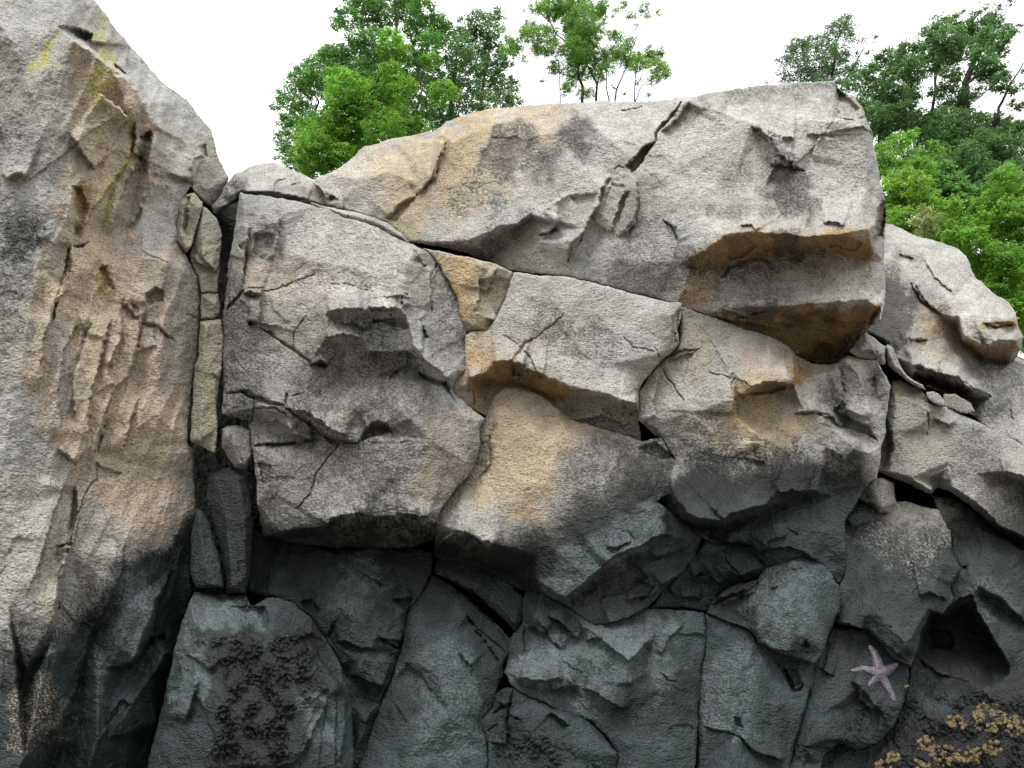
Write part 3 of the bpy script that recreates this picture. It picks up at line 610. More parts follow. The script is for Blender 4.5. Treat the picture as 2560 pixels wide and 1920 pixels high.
rock('nose_block', 'big squarish grey block right of the dark vertical crack with a nose-like corner', 'rock', (452, 760, 800, -2, 0),
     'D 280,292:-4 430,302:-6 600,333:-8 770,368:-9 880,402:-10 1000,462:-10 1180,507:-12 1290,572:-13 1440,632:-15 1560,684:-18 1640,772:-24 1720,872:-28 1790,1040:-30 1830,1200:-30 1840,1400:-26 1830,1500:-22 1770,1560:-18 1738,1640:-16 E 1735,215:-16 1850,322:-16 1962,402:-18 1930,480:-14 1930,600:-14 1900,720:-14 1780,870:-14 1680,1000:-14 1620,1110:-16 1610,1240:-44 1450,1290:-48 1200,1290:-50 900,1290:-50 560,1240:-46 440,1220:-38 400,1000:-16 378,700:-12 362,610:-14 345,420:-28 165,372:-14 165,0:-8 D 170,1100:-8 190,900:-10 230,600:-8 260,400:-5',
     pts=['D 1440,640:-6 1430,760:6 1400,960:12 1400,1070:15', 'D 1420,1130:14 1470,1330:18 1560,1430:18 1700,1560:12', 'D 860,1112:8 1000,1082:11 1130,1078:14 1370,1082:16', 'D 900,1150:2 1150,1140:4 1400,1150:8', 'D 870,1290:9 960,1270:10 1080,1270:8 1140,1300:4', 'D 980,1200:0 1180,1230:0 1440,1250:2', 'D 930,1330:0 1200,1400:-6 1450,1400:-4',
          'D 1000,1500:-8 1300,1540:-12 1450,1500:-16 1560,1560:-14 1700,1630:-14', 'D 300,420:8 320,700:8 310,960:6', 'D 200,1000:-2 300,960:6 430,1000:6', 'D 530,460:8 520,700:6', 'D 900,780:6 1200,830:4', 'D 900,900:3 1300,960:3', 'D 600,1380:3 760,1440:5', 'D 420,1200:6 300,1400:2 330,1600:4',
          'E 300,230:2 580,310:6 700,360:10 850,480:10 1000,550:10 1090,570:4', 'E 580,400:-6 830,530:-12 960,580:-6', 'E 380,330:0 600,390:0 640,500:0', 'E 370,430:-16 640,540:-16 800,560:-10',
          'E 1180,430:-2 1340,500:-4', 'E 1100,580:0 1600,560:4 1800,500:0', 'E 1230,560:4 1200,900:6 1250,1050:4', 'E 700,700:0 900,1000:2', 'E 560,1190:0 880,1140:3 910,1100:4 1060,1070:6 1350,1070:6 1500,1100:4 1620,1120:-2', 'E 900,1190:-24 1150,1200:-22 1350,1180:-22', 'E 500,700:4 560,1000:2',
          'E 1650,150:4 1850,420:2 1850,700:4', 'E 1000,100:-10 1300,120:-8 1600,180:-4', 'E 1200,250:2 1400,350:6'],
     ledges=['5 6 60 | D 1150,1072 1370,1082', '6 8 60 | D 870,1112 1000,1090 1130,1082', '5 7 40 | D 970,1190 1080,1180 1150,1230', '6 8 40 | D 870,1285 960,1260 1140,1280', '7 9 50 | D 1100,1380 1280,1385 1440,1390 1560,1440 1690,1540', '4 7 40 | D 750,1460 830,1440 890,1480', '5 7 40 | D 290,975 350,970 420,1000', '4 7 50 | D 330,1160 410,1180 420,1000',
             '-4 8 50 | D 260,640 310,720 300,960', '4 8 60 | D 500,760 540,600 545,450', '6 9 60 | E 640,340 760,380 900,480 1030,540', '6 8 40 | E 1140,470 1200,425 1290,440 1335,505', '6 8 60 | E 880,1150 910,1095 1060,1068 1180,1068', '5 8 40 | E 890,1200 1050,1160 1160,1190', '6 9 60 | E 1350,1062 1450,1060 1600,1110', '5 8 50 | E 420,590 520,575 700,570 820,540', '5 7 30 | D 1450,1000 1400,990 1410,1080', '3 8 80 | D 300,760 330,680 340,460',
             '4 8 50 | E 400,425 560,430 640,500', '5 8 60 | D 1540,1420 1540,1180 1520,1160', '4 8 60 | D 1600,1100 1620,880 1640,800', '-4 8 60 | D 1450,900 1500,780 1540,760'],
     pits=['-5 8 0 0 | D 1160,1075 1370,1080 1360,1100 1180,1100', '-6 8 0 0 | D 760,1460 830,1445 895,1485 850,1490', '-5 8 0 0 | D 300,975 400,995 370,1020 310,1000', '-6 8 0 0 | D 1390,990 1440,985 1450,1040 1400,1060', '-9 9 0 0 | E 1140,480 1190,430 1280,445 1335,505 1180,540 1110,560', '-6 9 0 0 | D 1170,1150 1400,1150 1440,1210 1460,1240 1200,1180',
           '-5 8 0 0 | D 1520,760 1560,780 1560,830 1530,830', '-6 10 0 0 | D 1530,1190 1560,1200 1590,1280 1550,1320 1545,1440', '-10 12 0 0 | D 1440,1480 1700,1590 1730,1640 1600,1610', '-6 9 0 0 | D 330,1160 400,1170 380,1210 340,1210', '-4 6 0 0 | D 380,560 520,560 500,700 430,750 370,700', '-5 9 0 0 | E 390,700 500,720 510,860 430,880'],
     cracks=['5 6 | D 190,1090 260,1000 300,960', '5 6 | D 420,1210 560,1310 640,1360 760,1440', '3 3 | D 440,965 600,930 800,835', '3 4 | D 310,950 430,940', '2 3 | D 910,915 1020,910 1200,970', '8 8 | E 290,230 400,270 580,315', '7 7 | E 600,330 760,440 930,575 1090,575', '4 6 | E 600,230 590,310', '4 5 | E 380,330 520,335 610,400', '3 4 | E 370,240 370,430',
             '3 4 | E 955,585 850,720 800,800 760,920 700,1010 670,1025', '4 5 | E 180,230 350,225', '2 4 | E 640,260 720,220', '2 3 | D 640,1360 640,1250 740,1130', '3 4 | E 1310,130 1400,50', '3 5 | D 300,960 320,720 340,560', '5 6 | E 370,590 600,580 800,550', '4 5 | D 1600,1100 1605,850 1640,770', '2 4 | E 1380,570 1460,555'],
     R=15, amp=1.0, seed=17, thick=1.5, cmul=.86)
rock('thin_slab', 'thin tilted strip of grey stone between the nose-like block and the huge boulder', 'rock', (466, 900, 560, 0, 0),
     'D 770,352:0 900,385:-3 980,402:-5 1100,425:-6 1200,452:-7 1300,500:-7 1390,560:-7 1442,622:-4 1290,566:0 1180,503:0 1000,458:0 880,398:0',
     pts=['D 900,395:3 1200,475:4 1380,570:3'], cracks=['2 3 | D 1040,420 1020,450'], R=7, seed=18, gap=-2, wide=4, amp=.5)
rock('tan_slab', 'tan slab with faceted scars between the nose-like block and the large pale slab', 'rock', (456, 1200, 720, 2, 0),
     'J 0,0:-4 120,30:-2 340,75:-2 480,110:-2 608,165:-2 598,240:-4 558,350:-4 498,470:-4 436,572:-6 340,577:-14 285,582:-20 250,470:-12 230,360:-10 190,270:-10 120,130:-8 40,40:-6',
     pts=['J 400,100:6 390,230:2 370,400:6 340,540:2', 'J 500,130:6 460,330:2 430,520:0'], ledges=['-5 7 50 | J 380,200 385,350 350,450', '5 6 50 | J 450,320 500,130', '3 6 40 | J 360,190 280,200', '4 6 40 | J 430,480 480,500 510,470'], cracks=['3 4 | J 500,120 470,240 440,290'], R=9, seed=19, gap=-2, amp=.8)
rock('pale_slab', 'large pale slab in the middle with a dark brown undercut beneath it', 'rock', (454, 1480, 800, 0, 2),
     'J 622,170:-3 760,192:-3 980,202:-3 1200,252:-3 1400,302:-3 1590,357:-3 1778,390:-4 1780,480:-8 1750,560:-10 1758,650:-10 1690,740:-8 1638,772:-6 1560,860:-8 1500,930:-8 1480,1000:-8 1478,1080:-6 1482,1200:-26 1500,1340:-34 1260,1266:-32 1020,1196:-30 900,1102:-28 780,1012:-28 650,967:-28 560,962:-28 500,1062:-26 440,1172:-24 330,1102:-20 310,1107:-18 182,1000:-4 190,930:-2 278,820:-6 290,700:-8 288,600:-10 340,580:-6 440,575:-4 500,470:-3 560,350:-3 600,240:-3',
     pts=['J 440,780:4 480,792:6 600,785:8 700,822:10 800,870:12 1000,950:13 1130,982:12 1320,1025:11 1470,1070:8', 'J 430,930:-22 600,945:-24 760,1000:-24 900,1060:-22', 'J 330,900:8 430,860:6', 'J 320,1000:-6 300,940:2', 'J 360,640:-2 400,780:3', 'J 480,600:0 560,590:0 640,650:2', 'J 700,650:5 940,440:5', 'J 1600,480:6 1620,740:6', 'J 1720,460:2 1730,560:0', 'J 1100,1030:-8 1260,1100:-10 1460,1160:-14', 'J 940,1050:-18 1020,1150:-24', 'J 1000,600:4 1300,800:6'],
     ledges=['5 6 60 | J 470,792 600,785 700,815', '4 6 50 | J 700,830 780,860 830,870', '4 7 40 | J 960,1040 1100,1010 1300,1060 1470,1170', '4 6 40 | J 320,905 430,860', '3 6 30 | J 1020,1190 1250,1160 1400,1240', '6 7 40 | J 1330,1050 1470,1075'],
     cracks=['4 5 | J 605,785 700,660 770,625', '2 3 | J 770,625 900,520 960,450', '3 4 | J 690,710 750,780 775,850', '2 3 | J 1380,620 1440,680 1580,720', '2 3 | J 1590,680 1630,770', '3 4 | J 340,1000 345,1090', '2 3 | J 560,600 680,690'],
     pits=['-6 8 0 0 | J 1360,1080 1470,1070 1475,1170 1430,1160', '-5 8 0 0 | J 600,800 700,830 680,900 610,880', '-3 7 0 0 | J 1720,480 1775,400 1770,500 1745,570 1750,650 1700,700'],
     R=10, amp=.7, seed=21, cmul=1.07, dkm=.04, key='mid_slab', thick=1.0, gap=-2)
rock('tan_face', 'broad orange-stained rock face in the centre, dark and flaked towards its foot', 'rock', (462, 1350, 1150, 1, 0),
     'J 562,962:-16 650,968:-16 780,1012:-15 900,1102:-13 1020,1196:-10 1260,1266:-6 1500,1342:-10 1640,1318:-14 L 480,40:-16 540,125:-14 490,300:-10 385,370:-14 560,500:-16 700,625:-18 640,760:-20 560,860:-18 450,960:-16 320,1100:-10 180,1180:-12 0,1232:-10 G 1980,668:-10 1900,665:-10 1720,545:-16 1530,442:-22 1430,440:-40 1290,380:-42 1070,275:-42 850,215:-42 790,190:-38 E 1625,1250:-30 1622,1120:-6 1680,1005:-6 1780,880:-6 1905,725:-6 1935,600:-6 1935,480:-8 1975,400:-10 2040,250:-14',
     pts=['J 460,1200:-2 500,1400:2 470,1650:4', 'J 700,1150:2 800,1400:8 700,1659:12', 'J 1000,1300:6 1200,1500:8', 'G 820,120:2 950,10:10 1050,62:14 1180,110:16 1350,135:14 1500,120:8', 'G 850,190:-34 1100,250:-36 1300,330:-36', 'G 1500,200:4 1600,120:10 2000,40:8 2080,80:6', 'G 1490,350:-2 1700,480:8 1850,340:12 2040,190:10 2200,170:6', 'G 1730,520:-12 1900,420:-8 2100,330:-6 2200,350:-8',
          'L 0,830:14 200,710:12 430,600:8 540,620:2', 'L 250,760:-2 480,690:-2 580,700:-8', 'L 100,950:-6 350,850:-4 560,740:-12', 'L 0,1100:-2 200,1080:-2 400,950:-10', 'L 100,350:8 350,420:6 500,560:2'],
     ledges=['8 9 60 | L 0,835 100,750 250,690 400,610 500,600', '5 7 40 | L 110,760 250,760 480,740 580,680', '5 8 40 | L 150,1050 350,1020 560,860', '4 7 40 | L 30,690 120,690 220,640 200,580', '6 8 50 | L 20,1230 200,1180 340,1110', '6 8 60 | G 900,10 1000,30 1080,80 1250,130'],
     cracks=['2 3 | L 330,780 480,730 600,690', '3 4 | G 1460,240 1440,420', '3 5 | J 450,1300 460,1500 370,1600', '2 4 | L 200,580 240,640'],
     pits=['-5 10 0 0 | L 0,860 120,780 200,760 350,900 200,1000 0,1050', '-5 8 0 0 | L 180,960 260,900 380,960 280,1080', '-4 8 0 0 | G 1760,480 1830,380 1900,350 1920,420 1860,470', '-6 10 0 0 | J 1480,1380 1600,1340 1740,1450 1600,1480', '4 8 0 0 | L 330,700 480,680 500,720 380,760'],
     R=12, amp=.9, seed=23, thick=1.5, cmul=.9)
rock('brow_block', 'broad rock face under the jaw overhang, pale above with a dark bulge at its foot', 'rock', (466, 1850, 950, 0, 0),
     'K 298,415:-4 340,420:-4 500,488:-6 700,555:-10 900,625:-18 1020,692:-24 1080,750:-28 1200,812:-34 1310,822:-38 1380,790:-40 1440,752:-30 1520,778:-24 1640,788:-20 1700,900:-14 1728,960:-12 1712,1030:-12 1702,1150:-14 1688,1300:-14 1665,1360:-12 1655,1500:-12 1625,1600:-12 L 1900,190:-16 1840,260:-18 1755,400:-18 1700,485:-18 1688,560:-18 1688,700:-18 1700,820:-22 1660,935:-26 1560,865:-22 1535,790:-22 1400,742:-20 1250,790:-22 1140,830:-24 1060,722:-24 860,662:-24 742,640:-24 700,605:-22 640,560:-24 560,500:-26 420,400:-26 385,360:-20 470,290:-8 495,130:-14 J 1750,1450:-14 1640,1320:-16 1485,1185:-10 1492,1000:-8 1562,870:-8 1642,782:-8 1700,742:-8 1762,650:-8 1790,480:-6',
     pts=['K 300,560:0 260,700:2 360,720:2 400,860:6 350,1150:8 500,1280:10', 'K 640,860:4 640,1030:14 660,1160:4', 'K 770,960:12 800,935:12 900,925:12 1040,930:12 1060,940:6', 'K 670,1030:-2 850,1015:-4 1000,1000:-6', 'K 640,1140:8 800,1280:10 880,1330:6', 'K 700,1150:-2 900,1250:-2', 'K 1060,930:8 1070,800:2 1050,740:-4', 'K 1100,780:-20 1120,900:-12 1150,1120:-4', 'K 1300,880:-14 1330,1050:-18 1430,1130:-14', 'K 1380,800:-14 1410,1050:-6 1440,1120:-2', 'K 1420,780:-6 1530,900:-2 1600,1200:0', 'K 1600,860:-16 1620,1000:-12',
          'K 1060,1140:-2 1200,1130:0 1310,1160:-2 1420,1250:-10 1640,1360:-6', 'K 1300,1200:4 1500,1400:8 1600,1420:4', 'K 870,1500:8 1000,1480:2 1070,1450:2 1200,1360:-4 1280,1360:-2', 'K 500,1480:4 560,1490:4 640,1450:2 780,1430:2', 'L 500,300:6 600,440:18 700,490:22 850,500:22 900,455:18 1160,385:10 1220,300:4 1500,290:2', 'L 480,320:-2 560,480:-6', 'L 800,200:6 1000,250:10 1180,240:8', 'L 580,520:-30 780,560:-28 860,560:-26 1100,470:-20 1300,370:-16 1600,330:-12', 'L 900,600:-10 1300,520:-6 1600,600:-8', 'L 1140,700:-8 1350,650:-10 1540,760:-12', 'L 400,120:-4 450,300:-2'],
     ledges=['8 7 60 | K 645,1040 700,1020 770,1000 775,960 850,930 1030,935 1060,925', '5 6 60 | K 640,1150 645,1040', '-4 7 60 | K 640,1150 760,1240 870,1320', '7 9 50 | L 470,310 560,480 640,505 840,515', '7 9 60 | L 850,510 900,460 1160,390 1220,310', '4 6 40 | K 120,1170 90,1100 140,850', '5 8 60 | K 1050,1140 1200,1130 1310,1170 1420,1250', '6 8 50 | K 1340,1120 1480,1180 1600,1250', '6 8 50 | K 1280,1370 1350,1440 1420,1500', '4 6 60 | K 1060,930 1075,760', '4 7 40 | L 1220,310 1330,290 1420,330', '4 8 50 | L 750,610 860,650 1030,670', '4 6 40 | L 1070,740 1140,700 1300,680 1540,790', '3 6 40 | L 1130,690 1170,640 1300,600',
             '4 8 60 | K 1410,1120 1400,900 1370,800', '4 8 50 | K 1610,1200 1560,960 1520,820', '4 8 60 | K 860,1490 870,1420 870,1330'],
     cracks=['3 4 | K 640,1020 635,900 640,860', '3 3 | K 770,965 720,920 640,905 480,850', '4 5 | K 130,780 250,720 400,700', '4 5 | K 1060,1145 1200,1130 1310,1160', '3 4 | K 150,840 300,1050', '5 6 | L 750,610 860,655 1040,680', '2 3 | L 1300,560 1360,600', '4 4 | K 1400,1080 1400,820'],
     pits=['-8 10 0 0 | K 660,1040 780,980 800,945 900,935 1040,940 1000,985 900,1010 720,1025', '-9 12 0 0 | K 1310,1130 1380,1080 1470,1180 1590,1240 1660,1350 1560,1290 1420,1250', '-5 10 0 0 | K 1290,1370 1400,1430 1420,1510 1330,1440', '-4 10 0 0 | K 1550,900 1630,880 1640,980 1560,960', '-8 12 0 0 | K 0,1190 120,1240 240,1450 100,1440 20,1340', '-4 8 0 0 | K 180,780 400,700 360,760 300,940 260,880'],
     R=11, amp=.9, seed=29, thick=1.5, cmul=.98, dkm=.12)
rock('horn_boulder', 'distant pale grey boulder at the right with a beak-like brown-bellied ledge', 'boulder', (560, 2400, 800, 4, -4),
     'N 200,120:-30 285,150:-60 330,165:-64 430,205:-68 530,235:-70 600,262:-70 650,292:-66 700,400:-52 780,470:-48 850,512:-40 880,560:-30 886,620:-8 915,660:-4 906,720:-10 880,755:-30 860,780:-40 960,810:-55 1100,850:-60 1100,1210:-4 960,1175:-4 880,1140:-4 750,1095:-6 690,1030:-14 560,925:-12 475,890:-16 380,840:-20 325,760:-10 285,690:-6 190,640:0 120,560:0 130,300:-10',
     pts=['N 400,250:-38 470,340:-22 560,480:-4 620,580:8 640,660:12 740,705:16', 'N 285,330:-14 400,400:-16 480,500:-14 520,560:-10 590,580:4', 'N 600,610:-20 640,700:-30 720,770:-44 800,790:-48', 'N 740,640:18 720,700:20 800,690:22 890,690:18', 'N 740,600:14 800,610:8 870,600:8', 'N 740,740:-10 850,760:-24', 'N 440,560:-10 400,670:-4 300,690:-2', 'N 480,690:-14 560,680:-18', 'N 400,790:2 430,800:4 520,830:6 610,850:8 650,890:6 770,945:2', 'N 450,862:-44 560,905:-46 690,975:-34', 'N 420,830:4 520,845:6 640,885:6', 'N 700,500:-14 800,560:-6', 'N 800,850:-16 860,950:-10'],
     ledges=['5 7 50 | N 400,420 440,480 540,565', '6 7 50 | N 740,610 800,625 880,600', '7 8 50 | N 740,712 800,682 900,690', '5 6 40 | N 390,680 440,690 480,680', '6 8 60 | N 385,812 430,798 520,840 610,850 660,900 770,945', '4 6 60 | N 450,300 520,400 610,480', '3 6 50 | N 340,290 410,310'],
     cracks=['4 5 | N 400,420 450,500 500,540 540,570', '4 4 | N 530,780 525,830 480,870', '5 6 | N 650,880 700,910 770,945', '3 4 | N 340,285 400,310', '2 3 | N 370,220 400,240', '3 4 | N 860,1000 870,1060'],
     pits=['-6 7 0 0 | N 730,610 800,600 885,595 860,620 780,635', '-8 8 0 0 | N 400,680 460,675 480,690 430,700', '-5 8 0 0 | N 400,410 430,430 500,530 540,570 500,545 440,480'],
     R=13, amp=.9, seed=31, key='far_boulder', thick=1.6, cmul=1.06, dkm=.1, flat=1)
rock('hanging_block', 'large sloping grey block at the right edge with a deep black crack beneath', 'rock', (494, 2350, 1100, 2, 0),
     'N 315,880:-12 350,868:-12 430,905:-10 480,960:-8 560,990:-8 620,1020:-8 740,1085:-8 960,1185:-8 1100,1230:-8 1100,1760:-34 960,1650:-30 820,1570:-28 700,1465:-26 600,1385:-24 520,1345:-20 490,1390:-26 400,1345:-26 330,1320:-26 250,1290:-20 270,1150:-18 290,1000:-18',
     pts=['N 440,910:4 470,970:6 480,1050:4', 'N 330,950:2 320,1150:4 300,1290:4 400,1320:8 490,1375:10', 'N 500,1080:-2 580,1240:4 570,1330:4', 'N 600,1050:4 700,1150:2', 'N 600,1370:8 700,1430:10 820,1540:10 960,1620:10', 'N 820,1290:8 900,1310:10 1000,1340:12', 'N 800,1320:-6 940,1360:-6', 'N 700,1300:8 760,1450:6', 'N 280,1010:-10 290,1200:-10'],
     ledges=['4 8 50 | N 480,1120 480,1040 500,1000', '5 8 40 | N 820,1300 860,1290 960,1330', '5 7 40 | N 580,1340 590,1300 570,1260', '4 7 40 | N 500,1040 580,1080 600,1060', '-4 8 50 | N 270,1280 320,1180 300,1040'],
     cracks=['4 5 | N 480,1010 478,1120', '2 3 | N 500,980 520,970'], R=12, amp=.9, seed=37, thick=1.3, cmul=.85)
rock('splinter_rock', 'wedge-shaped stone under the chin of the huge boulder, right of its jaw', 'rock', (480, 2170, 870, 0, 0),
     'N 185,650:-8 230,680:-10 280,712:-8 288,790:-2 270,800:0 235,782:0 150,762:-2 120,735:-6', pts=['N 200,690:6 280,760:6', 'N 150,740:2 235,760:4'], ledges=['4 6 40 | N 160,740 220,730 240,770'], cracks=['3 4 | N 240,780 245,740'], R=9, seed=41, gap=-2)
rock('splinter_rock', 'long thin pale sliver of stone leaning down the crack below the beaked boulder', 'rock', (484, 2230, 910, 0, 0),
     'N 283,712:-4 298,705:-4 320,720:-2 350,800:0 385,852:0 450,890:0 470,915:-2 400,880:-3 330,830:-3 300,800:-3', pts=['N 300,720:5 340,810:5 400,865:4'], R=7, seed=42, gap=-2, key='sliver', wide=4)
rock('chock_stone', 'small pale stone lodged in the crack, middle of three below the beaked boulder', 'rock', (486, 2335, 990, 0, 0),
     'N 472,925:-2 500,918:-4 530,935:-3 555,965:-2 550,985:-2 510,972:0 480,950:0', R=8, seed=43, gap=-2, wide=4)
rock('chock_stone', 'brownish angular stone lodged deepest in the crack below the beaked boulder', 'rock', (497, 2400, 1000, 0, 0),
     'N 550,935:-2 600,935:-4 680,975:-6 700,1020:-4 660,1020:0 600,1000:0 552,985:0', R=8, seed=44, gap=-2, base='g', key='chock_b')
rock('nub_stone', 'small dark pentagonal stone in the hollow left of the deep black crack', 'rock', (492, 2200, 1240, 0, 0),
     'L 1895,205:-4 1960,215:-6 2030,250:-6 2048,380:-6 1990,455:-4 1930,440:0 1870,380:0 1790,350:0 1835,270:-2', pts=['L 1960,240:4 1950,400:4'], R=9, seed=45, base='g', gap=-2)
rock('nub_low', 'little pale-edged stone just below the small pentagonal stone', 'rock', (486, 2150, 1295, 0, 0),
     'L 1712,490:-6 1780,440:-8 1850,440:-6 1895,462:-2 1870,510:0 1750,542:0', R=8, seed=46, gap=-2, key='nub_low')
rock('wall_block', 'dark slab above the starfish with a pale speckled upper edge', 'rock', (476, 2250, 1450, 0, -5),
     'M 975,-100:-26 1000,-180:-26 1100,-200:-26 1250,-190:-28 1420,-170:-28 1620,-110:-26 1700,30:-24 1705,160:-18 1765,280:-14 1695,420:-12 1732,490:-10 1650,590:-6 1562,590:-10 1490,720:-10 1450,880:-10 1420,955:-6 1310,890:-4 1130,702:-4 900,640:-6 935,560:-8 938,420:-8 978,330:-8 976,60:-16',
     pts=['M 1050,100:-10 1300,0:-14 1550,0:-12 1650,80:-10', 'M 1000,330:-4 1300,350:4 1600,400:6', 'M 1040,420:-2 1050,600:2', 'M 1200,600:10 1400,800:12 1550,560:6', 'M 1500,250:2 1650,230:4'],
     ledges=['4 8 60 | M 1480,470 1560,450 1700,500', '5 7 40 | M 900,660 1000,700 1130,705', '4 6 30 | M 920,640 1050,690 1250,800 1420,930', '3 8 60 | M 1690,420 1770,290 1700,150'], cracks=['3 4 | M 1700,150 1760,270', '4 5 | M 910,680 1130,710 1200,760'], pits=['-3 6 0 0 | M 1270,680 1310,670 1310,695 1285,700'],
     R=12, amp=.8, seed=47, key='dark_slab')
rock('wall_block', 'dark slab that carries the purple starfish', 'rock', (470, 2180, 1700, 0, -4),
     'M 895,690:-8 950,700:-6 1130,722:-8 1290,850:-8 1405,965:-10 1400,1100:-10 1380,1200:-8 1300,1375:-6 1180,1485:-4 1060,1535:-8 930,1485:-6 820,1565:-6 800,1700:-2 Z 2030,2260:30 1960,2260:30 M 580,1750:2 600,1600:-2 640,1435:-6 700,1255:-8 742,1100:-8 764,945:-8 850,780:-8',
     pts=['M 900,780:-3 880,1000:0 800,1300:2', 'M 1050,800:-2 1150,950:0 1080,1100:2 1250,1300:4', 'M 1080,1100:2 1100,1180:-6 1200,1260:-4', 'M 700,1500:4 950,1450:2'],
     ledges=['6 8 40 | M 1010,1060 1070,1090 1080,1190 1200,1290', '3 6 40 | M 820,990 900,1010', '5 7 30 | M 880,820 880,740 910,700'], cracks=['2 3 | M 770,960 900,1020', '2 3 | M 640,1500 900,1540'],
     R=9, amp=.8, rough=2.6, crust='M 1100,1180 1390,1150 1380,1300 1180,1480 800,1560 700,1659 620,1600 900,1450', seed=53, key='star_slab', base='k')
rock('wall_block', 'black barnacle-covered rock with a hollow in the lower right corner', 'rock', (480, 2450, 1650, -2, -5),
     'N 495,1400:-28 560,1410:-30 600,1420:-30 700,1485:-30 820,1590:-28 960,1675:-26 1100,1780:-20 Z 2740,2260:30 2040,2260:34 M 780,1760:10 815,1575:-6 930,1500:-8 1065,1545:-2 1185,1495:-4 1308,1382:-8 1390,1205:-10 1432,960:-12 1462,885:-16 1500,725:-22 1572,605:-22 1652,602:-18 1742,492:-14 1708,420:-14 1778,280:-16 1714,160:-20 1705,40:-26',
     pts=['M 1570,620:-22 1850,480:-4 1880,560:-4 2030,800:0 2130,1000:0 2260,1100:2', 'M 1600,640:-52 1820,600:-48 1950,780:-50 2000,850:-40', 'M 1540,760:-50 1720,740:-44 1780,860:-38 1900,1050:-20', 'M 1470,900:-20 1640,1010:-14 1840,1060:-14', 'M 1800,250:-6 1900,400:0 2060,480:-2 2220,660:-4', 'M 1930,460:-12 2130,600:-14 2212,700:-14', 'M 1850,100:-8 2100,300:-2', 'M 1900,0:-10 2212,160:-6', 'M 1700,1150:4 2000,1100:6', 'M 1500,1400:8 2000,1400:12 2212,1300:10'],
     ledges=['7 10 50 | M 1660,590 1750,500 1850,470 1880,560 2000,800 2150,1000', '6 8 40 | M 1910,430 2030,490 2212,640', '5 8 40 | M 1560,620 1640,600 1700,640', '5 8 40 | M 1470,890 1640,1010 1700,1020'], cracks=['3 4 | M 1650,1015 1840,1065'], pits=['-3 5 0 0 | M 1770,270 1830,260 1820,300 1780,290', '-12 18 0 0 | M 1570,680 1700,700 1740,790 1700,860 1560,840'],
     R=10, amp=1.0, rough=3.0, crust='M 1400,1150 1700,1100 2300,1150 2300,1800 900,1800 1200,1500', seed=59, key='barnacle_wall')
rock('wall_block', 'rounded dark blue-grey slab in the middle of the lower right wall', 'rock', (468, 1950, 1480, 0, -7),
     'L 1145,842:-10 1250,795:-12 1390,752:-12 1535,800:-12 1650,955:-10 1652,1130:-6 1615,1180:-5 1540,1400:-5 1482,1488:-6 1350,1448:-4 1200,1398:-4 1105,1340:-5 1045,1250:-8 870,1190:-14 745,1138:-18 780,1055:-18 900,960:-14 1080,915:-12',
     pts=['L 1100,950:-2 1300,820:2 1500,880:2', 'L 930,1150:-10 1060,1030:0 1100,1250:4', 'L 1300,1100:12 1400,1300:8', 'L 860,1060:-8 1000,960:-6 1080,930:-6', 'L 820,1130:-10 950,1080:-8'],
     ledges=['5 8 50 | L 1110,1340 1200,1395 1350,1400', '4 7 40 | L 790,1060 900,1010 1080,960', '4 6 30 | L 830,1100 960,1030 1070,990'], cracks=['2 3 | L 1130,840 1100,930', '2 3 | L 1300,850 1390,830', '3 5 | L 770,1090 1000,970'], pits=['-5 7 0 0 | L 1380,1370 1420,1310 1445,1370 1410,1400', '-3 8 0 0 | L 1150,980 1250,950 1200,1000'],
     R=11, amp=.8, seed=61, key='round_slab')
rock('wall_block', 'small angular dark rock with scooped facets above the rounded blue-grey slab', 'rock', (478, 1820, 1420, 0, 0),
     'L 722,655:-8 860,665:-8 1058,725:-8 1135,830:-8 1082,900:-12 900,955:-14 778,1048:-16 740,1130:-18 560,1092:-14 345,1108:-10 455,965:-8 565,865:-8 645,742:-8',
     pts=['L 740,670:6 830,690:6 860,760:8 870,820:6 970,880:8', 'L 700,700:4 690,800:-2 640,900:-6 740,870:-8', 'L 800,870:2 830,960:-2', 'L 640,920:-10 740,880:4 750,950:-4', 'L 1100,830:4 900,940:-4', 'L 600,1030:-8 620,960:-8', 'L 500,970:0 550,1050:-4'],
     ledges=['5 6 30 | L 970,880 900,840 850,810 870,740 830,690', '5 8 40 | L 640,900 700,870 770,880 830,960', '4 6 30 | L 560,1040 620,1030 700,1050'], cracks=['3 4 | L 850,700 870,780 900,830 970,880'], R=9, amp=.8, seed=67, key='flake_block')
rock('wall_block', 'tall dark slab left of the starfish slab, below the rounded blue-grey slab', 'rock', (462, 1880, 1750, 0, -4),
     'L 735,1150:-10 870,1200:-8 1038,1262:-6 1098,1350:-6 1195,1408:-6 1350,1458:-6 1478,1498:-6 1465,1659:-6 M 750,950:-6 735,1100:-6 695,1250:-4 632,1435:-2 592,1600:0 575,1760:0 Z 1960,2260:34 1700,2260:36 F 1508,1659:2 1508,1500:-4 1524,1400:-8 1524,1335:-10',
     pts=['L 850,1300:2 1000,1500:6', 'M 370,800:0 480,870:-3 620,1120:-3 680,1060:-1', 'M 100,1200:6 300,1300:4 550,1200:4', 'M 0,1380:6 220,1430:3 370,1560:2 540,1610:2', 'Z 1800,1950:20'],
     ledges=['4 7 40 | M 230,1440 370,1570 560,1610', '-4 7 40 | M 490,900 600,1110 690,1070', '4 6 40 | M 380,800 470,870 760,940', '3 8 50 | M 0,1370 210,1430'], cracks=['4 4 | M 0,1375 200,1420 370,1565 500,1600'], pits=['-6 8 0 0 | M 540,960 590,1010 640,1120 690,1060 680,1130 600,1140', '-3 6 0 0 | M 590,970 620,980 620,1010', '-4 8 0 0 | M 190,1300 260,1310 270,1390 220,1380'],
     R=10, amp=.8, seed=71, key='lower_slab')
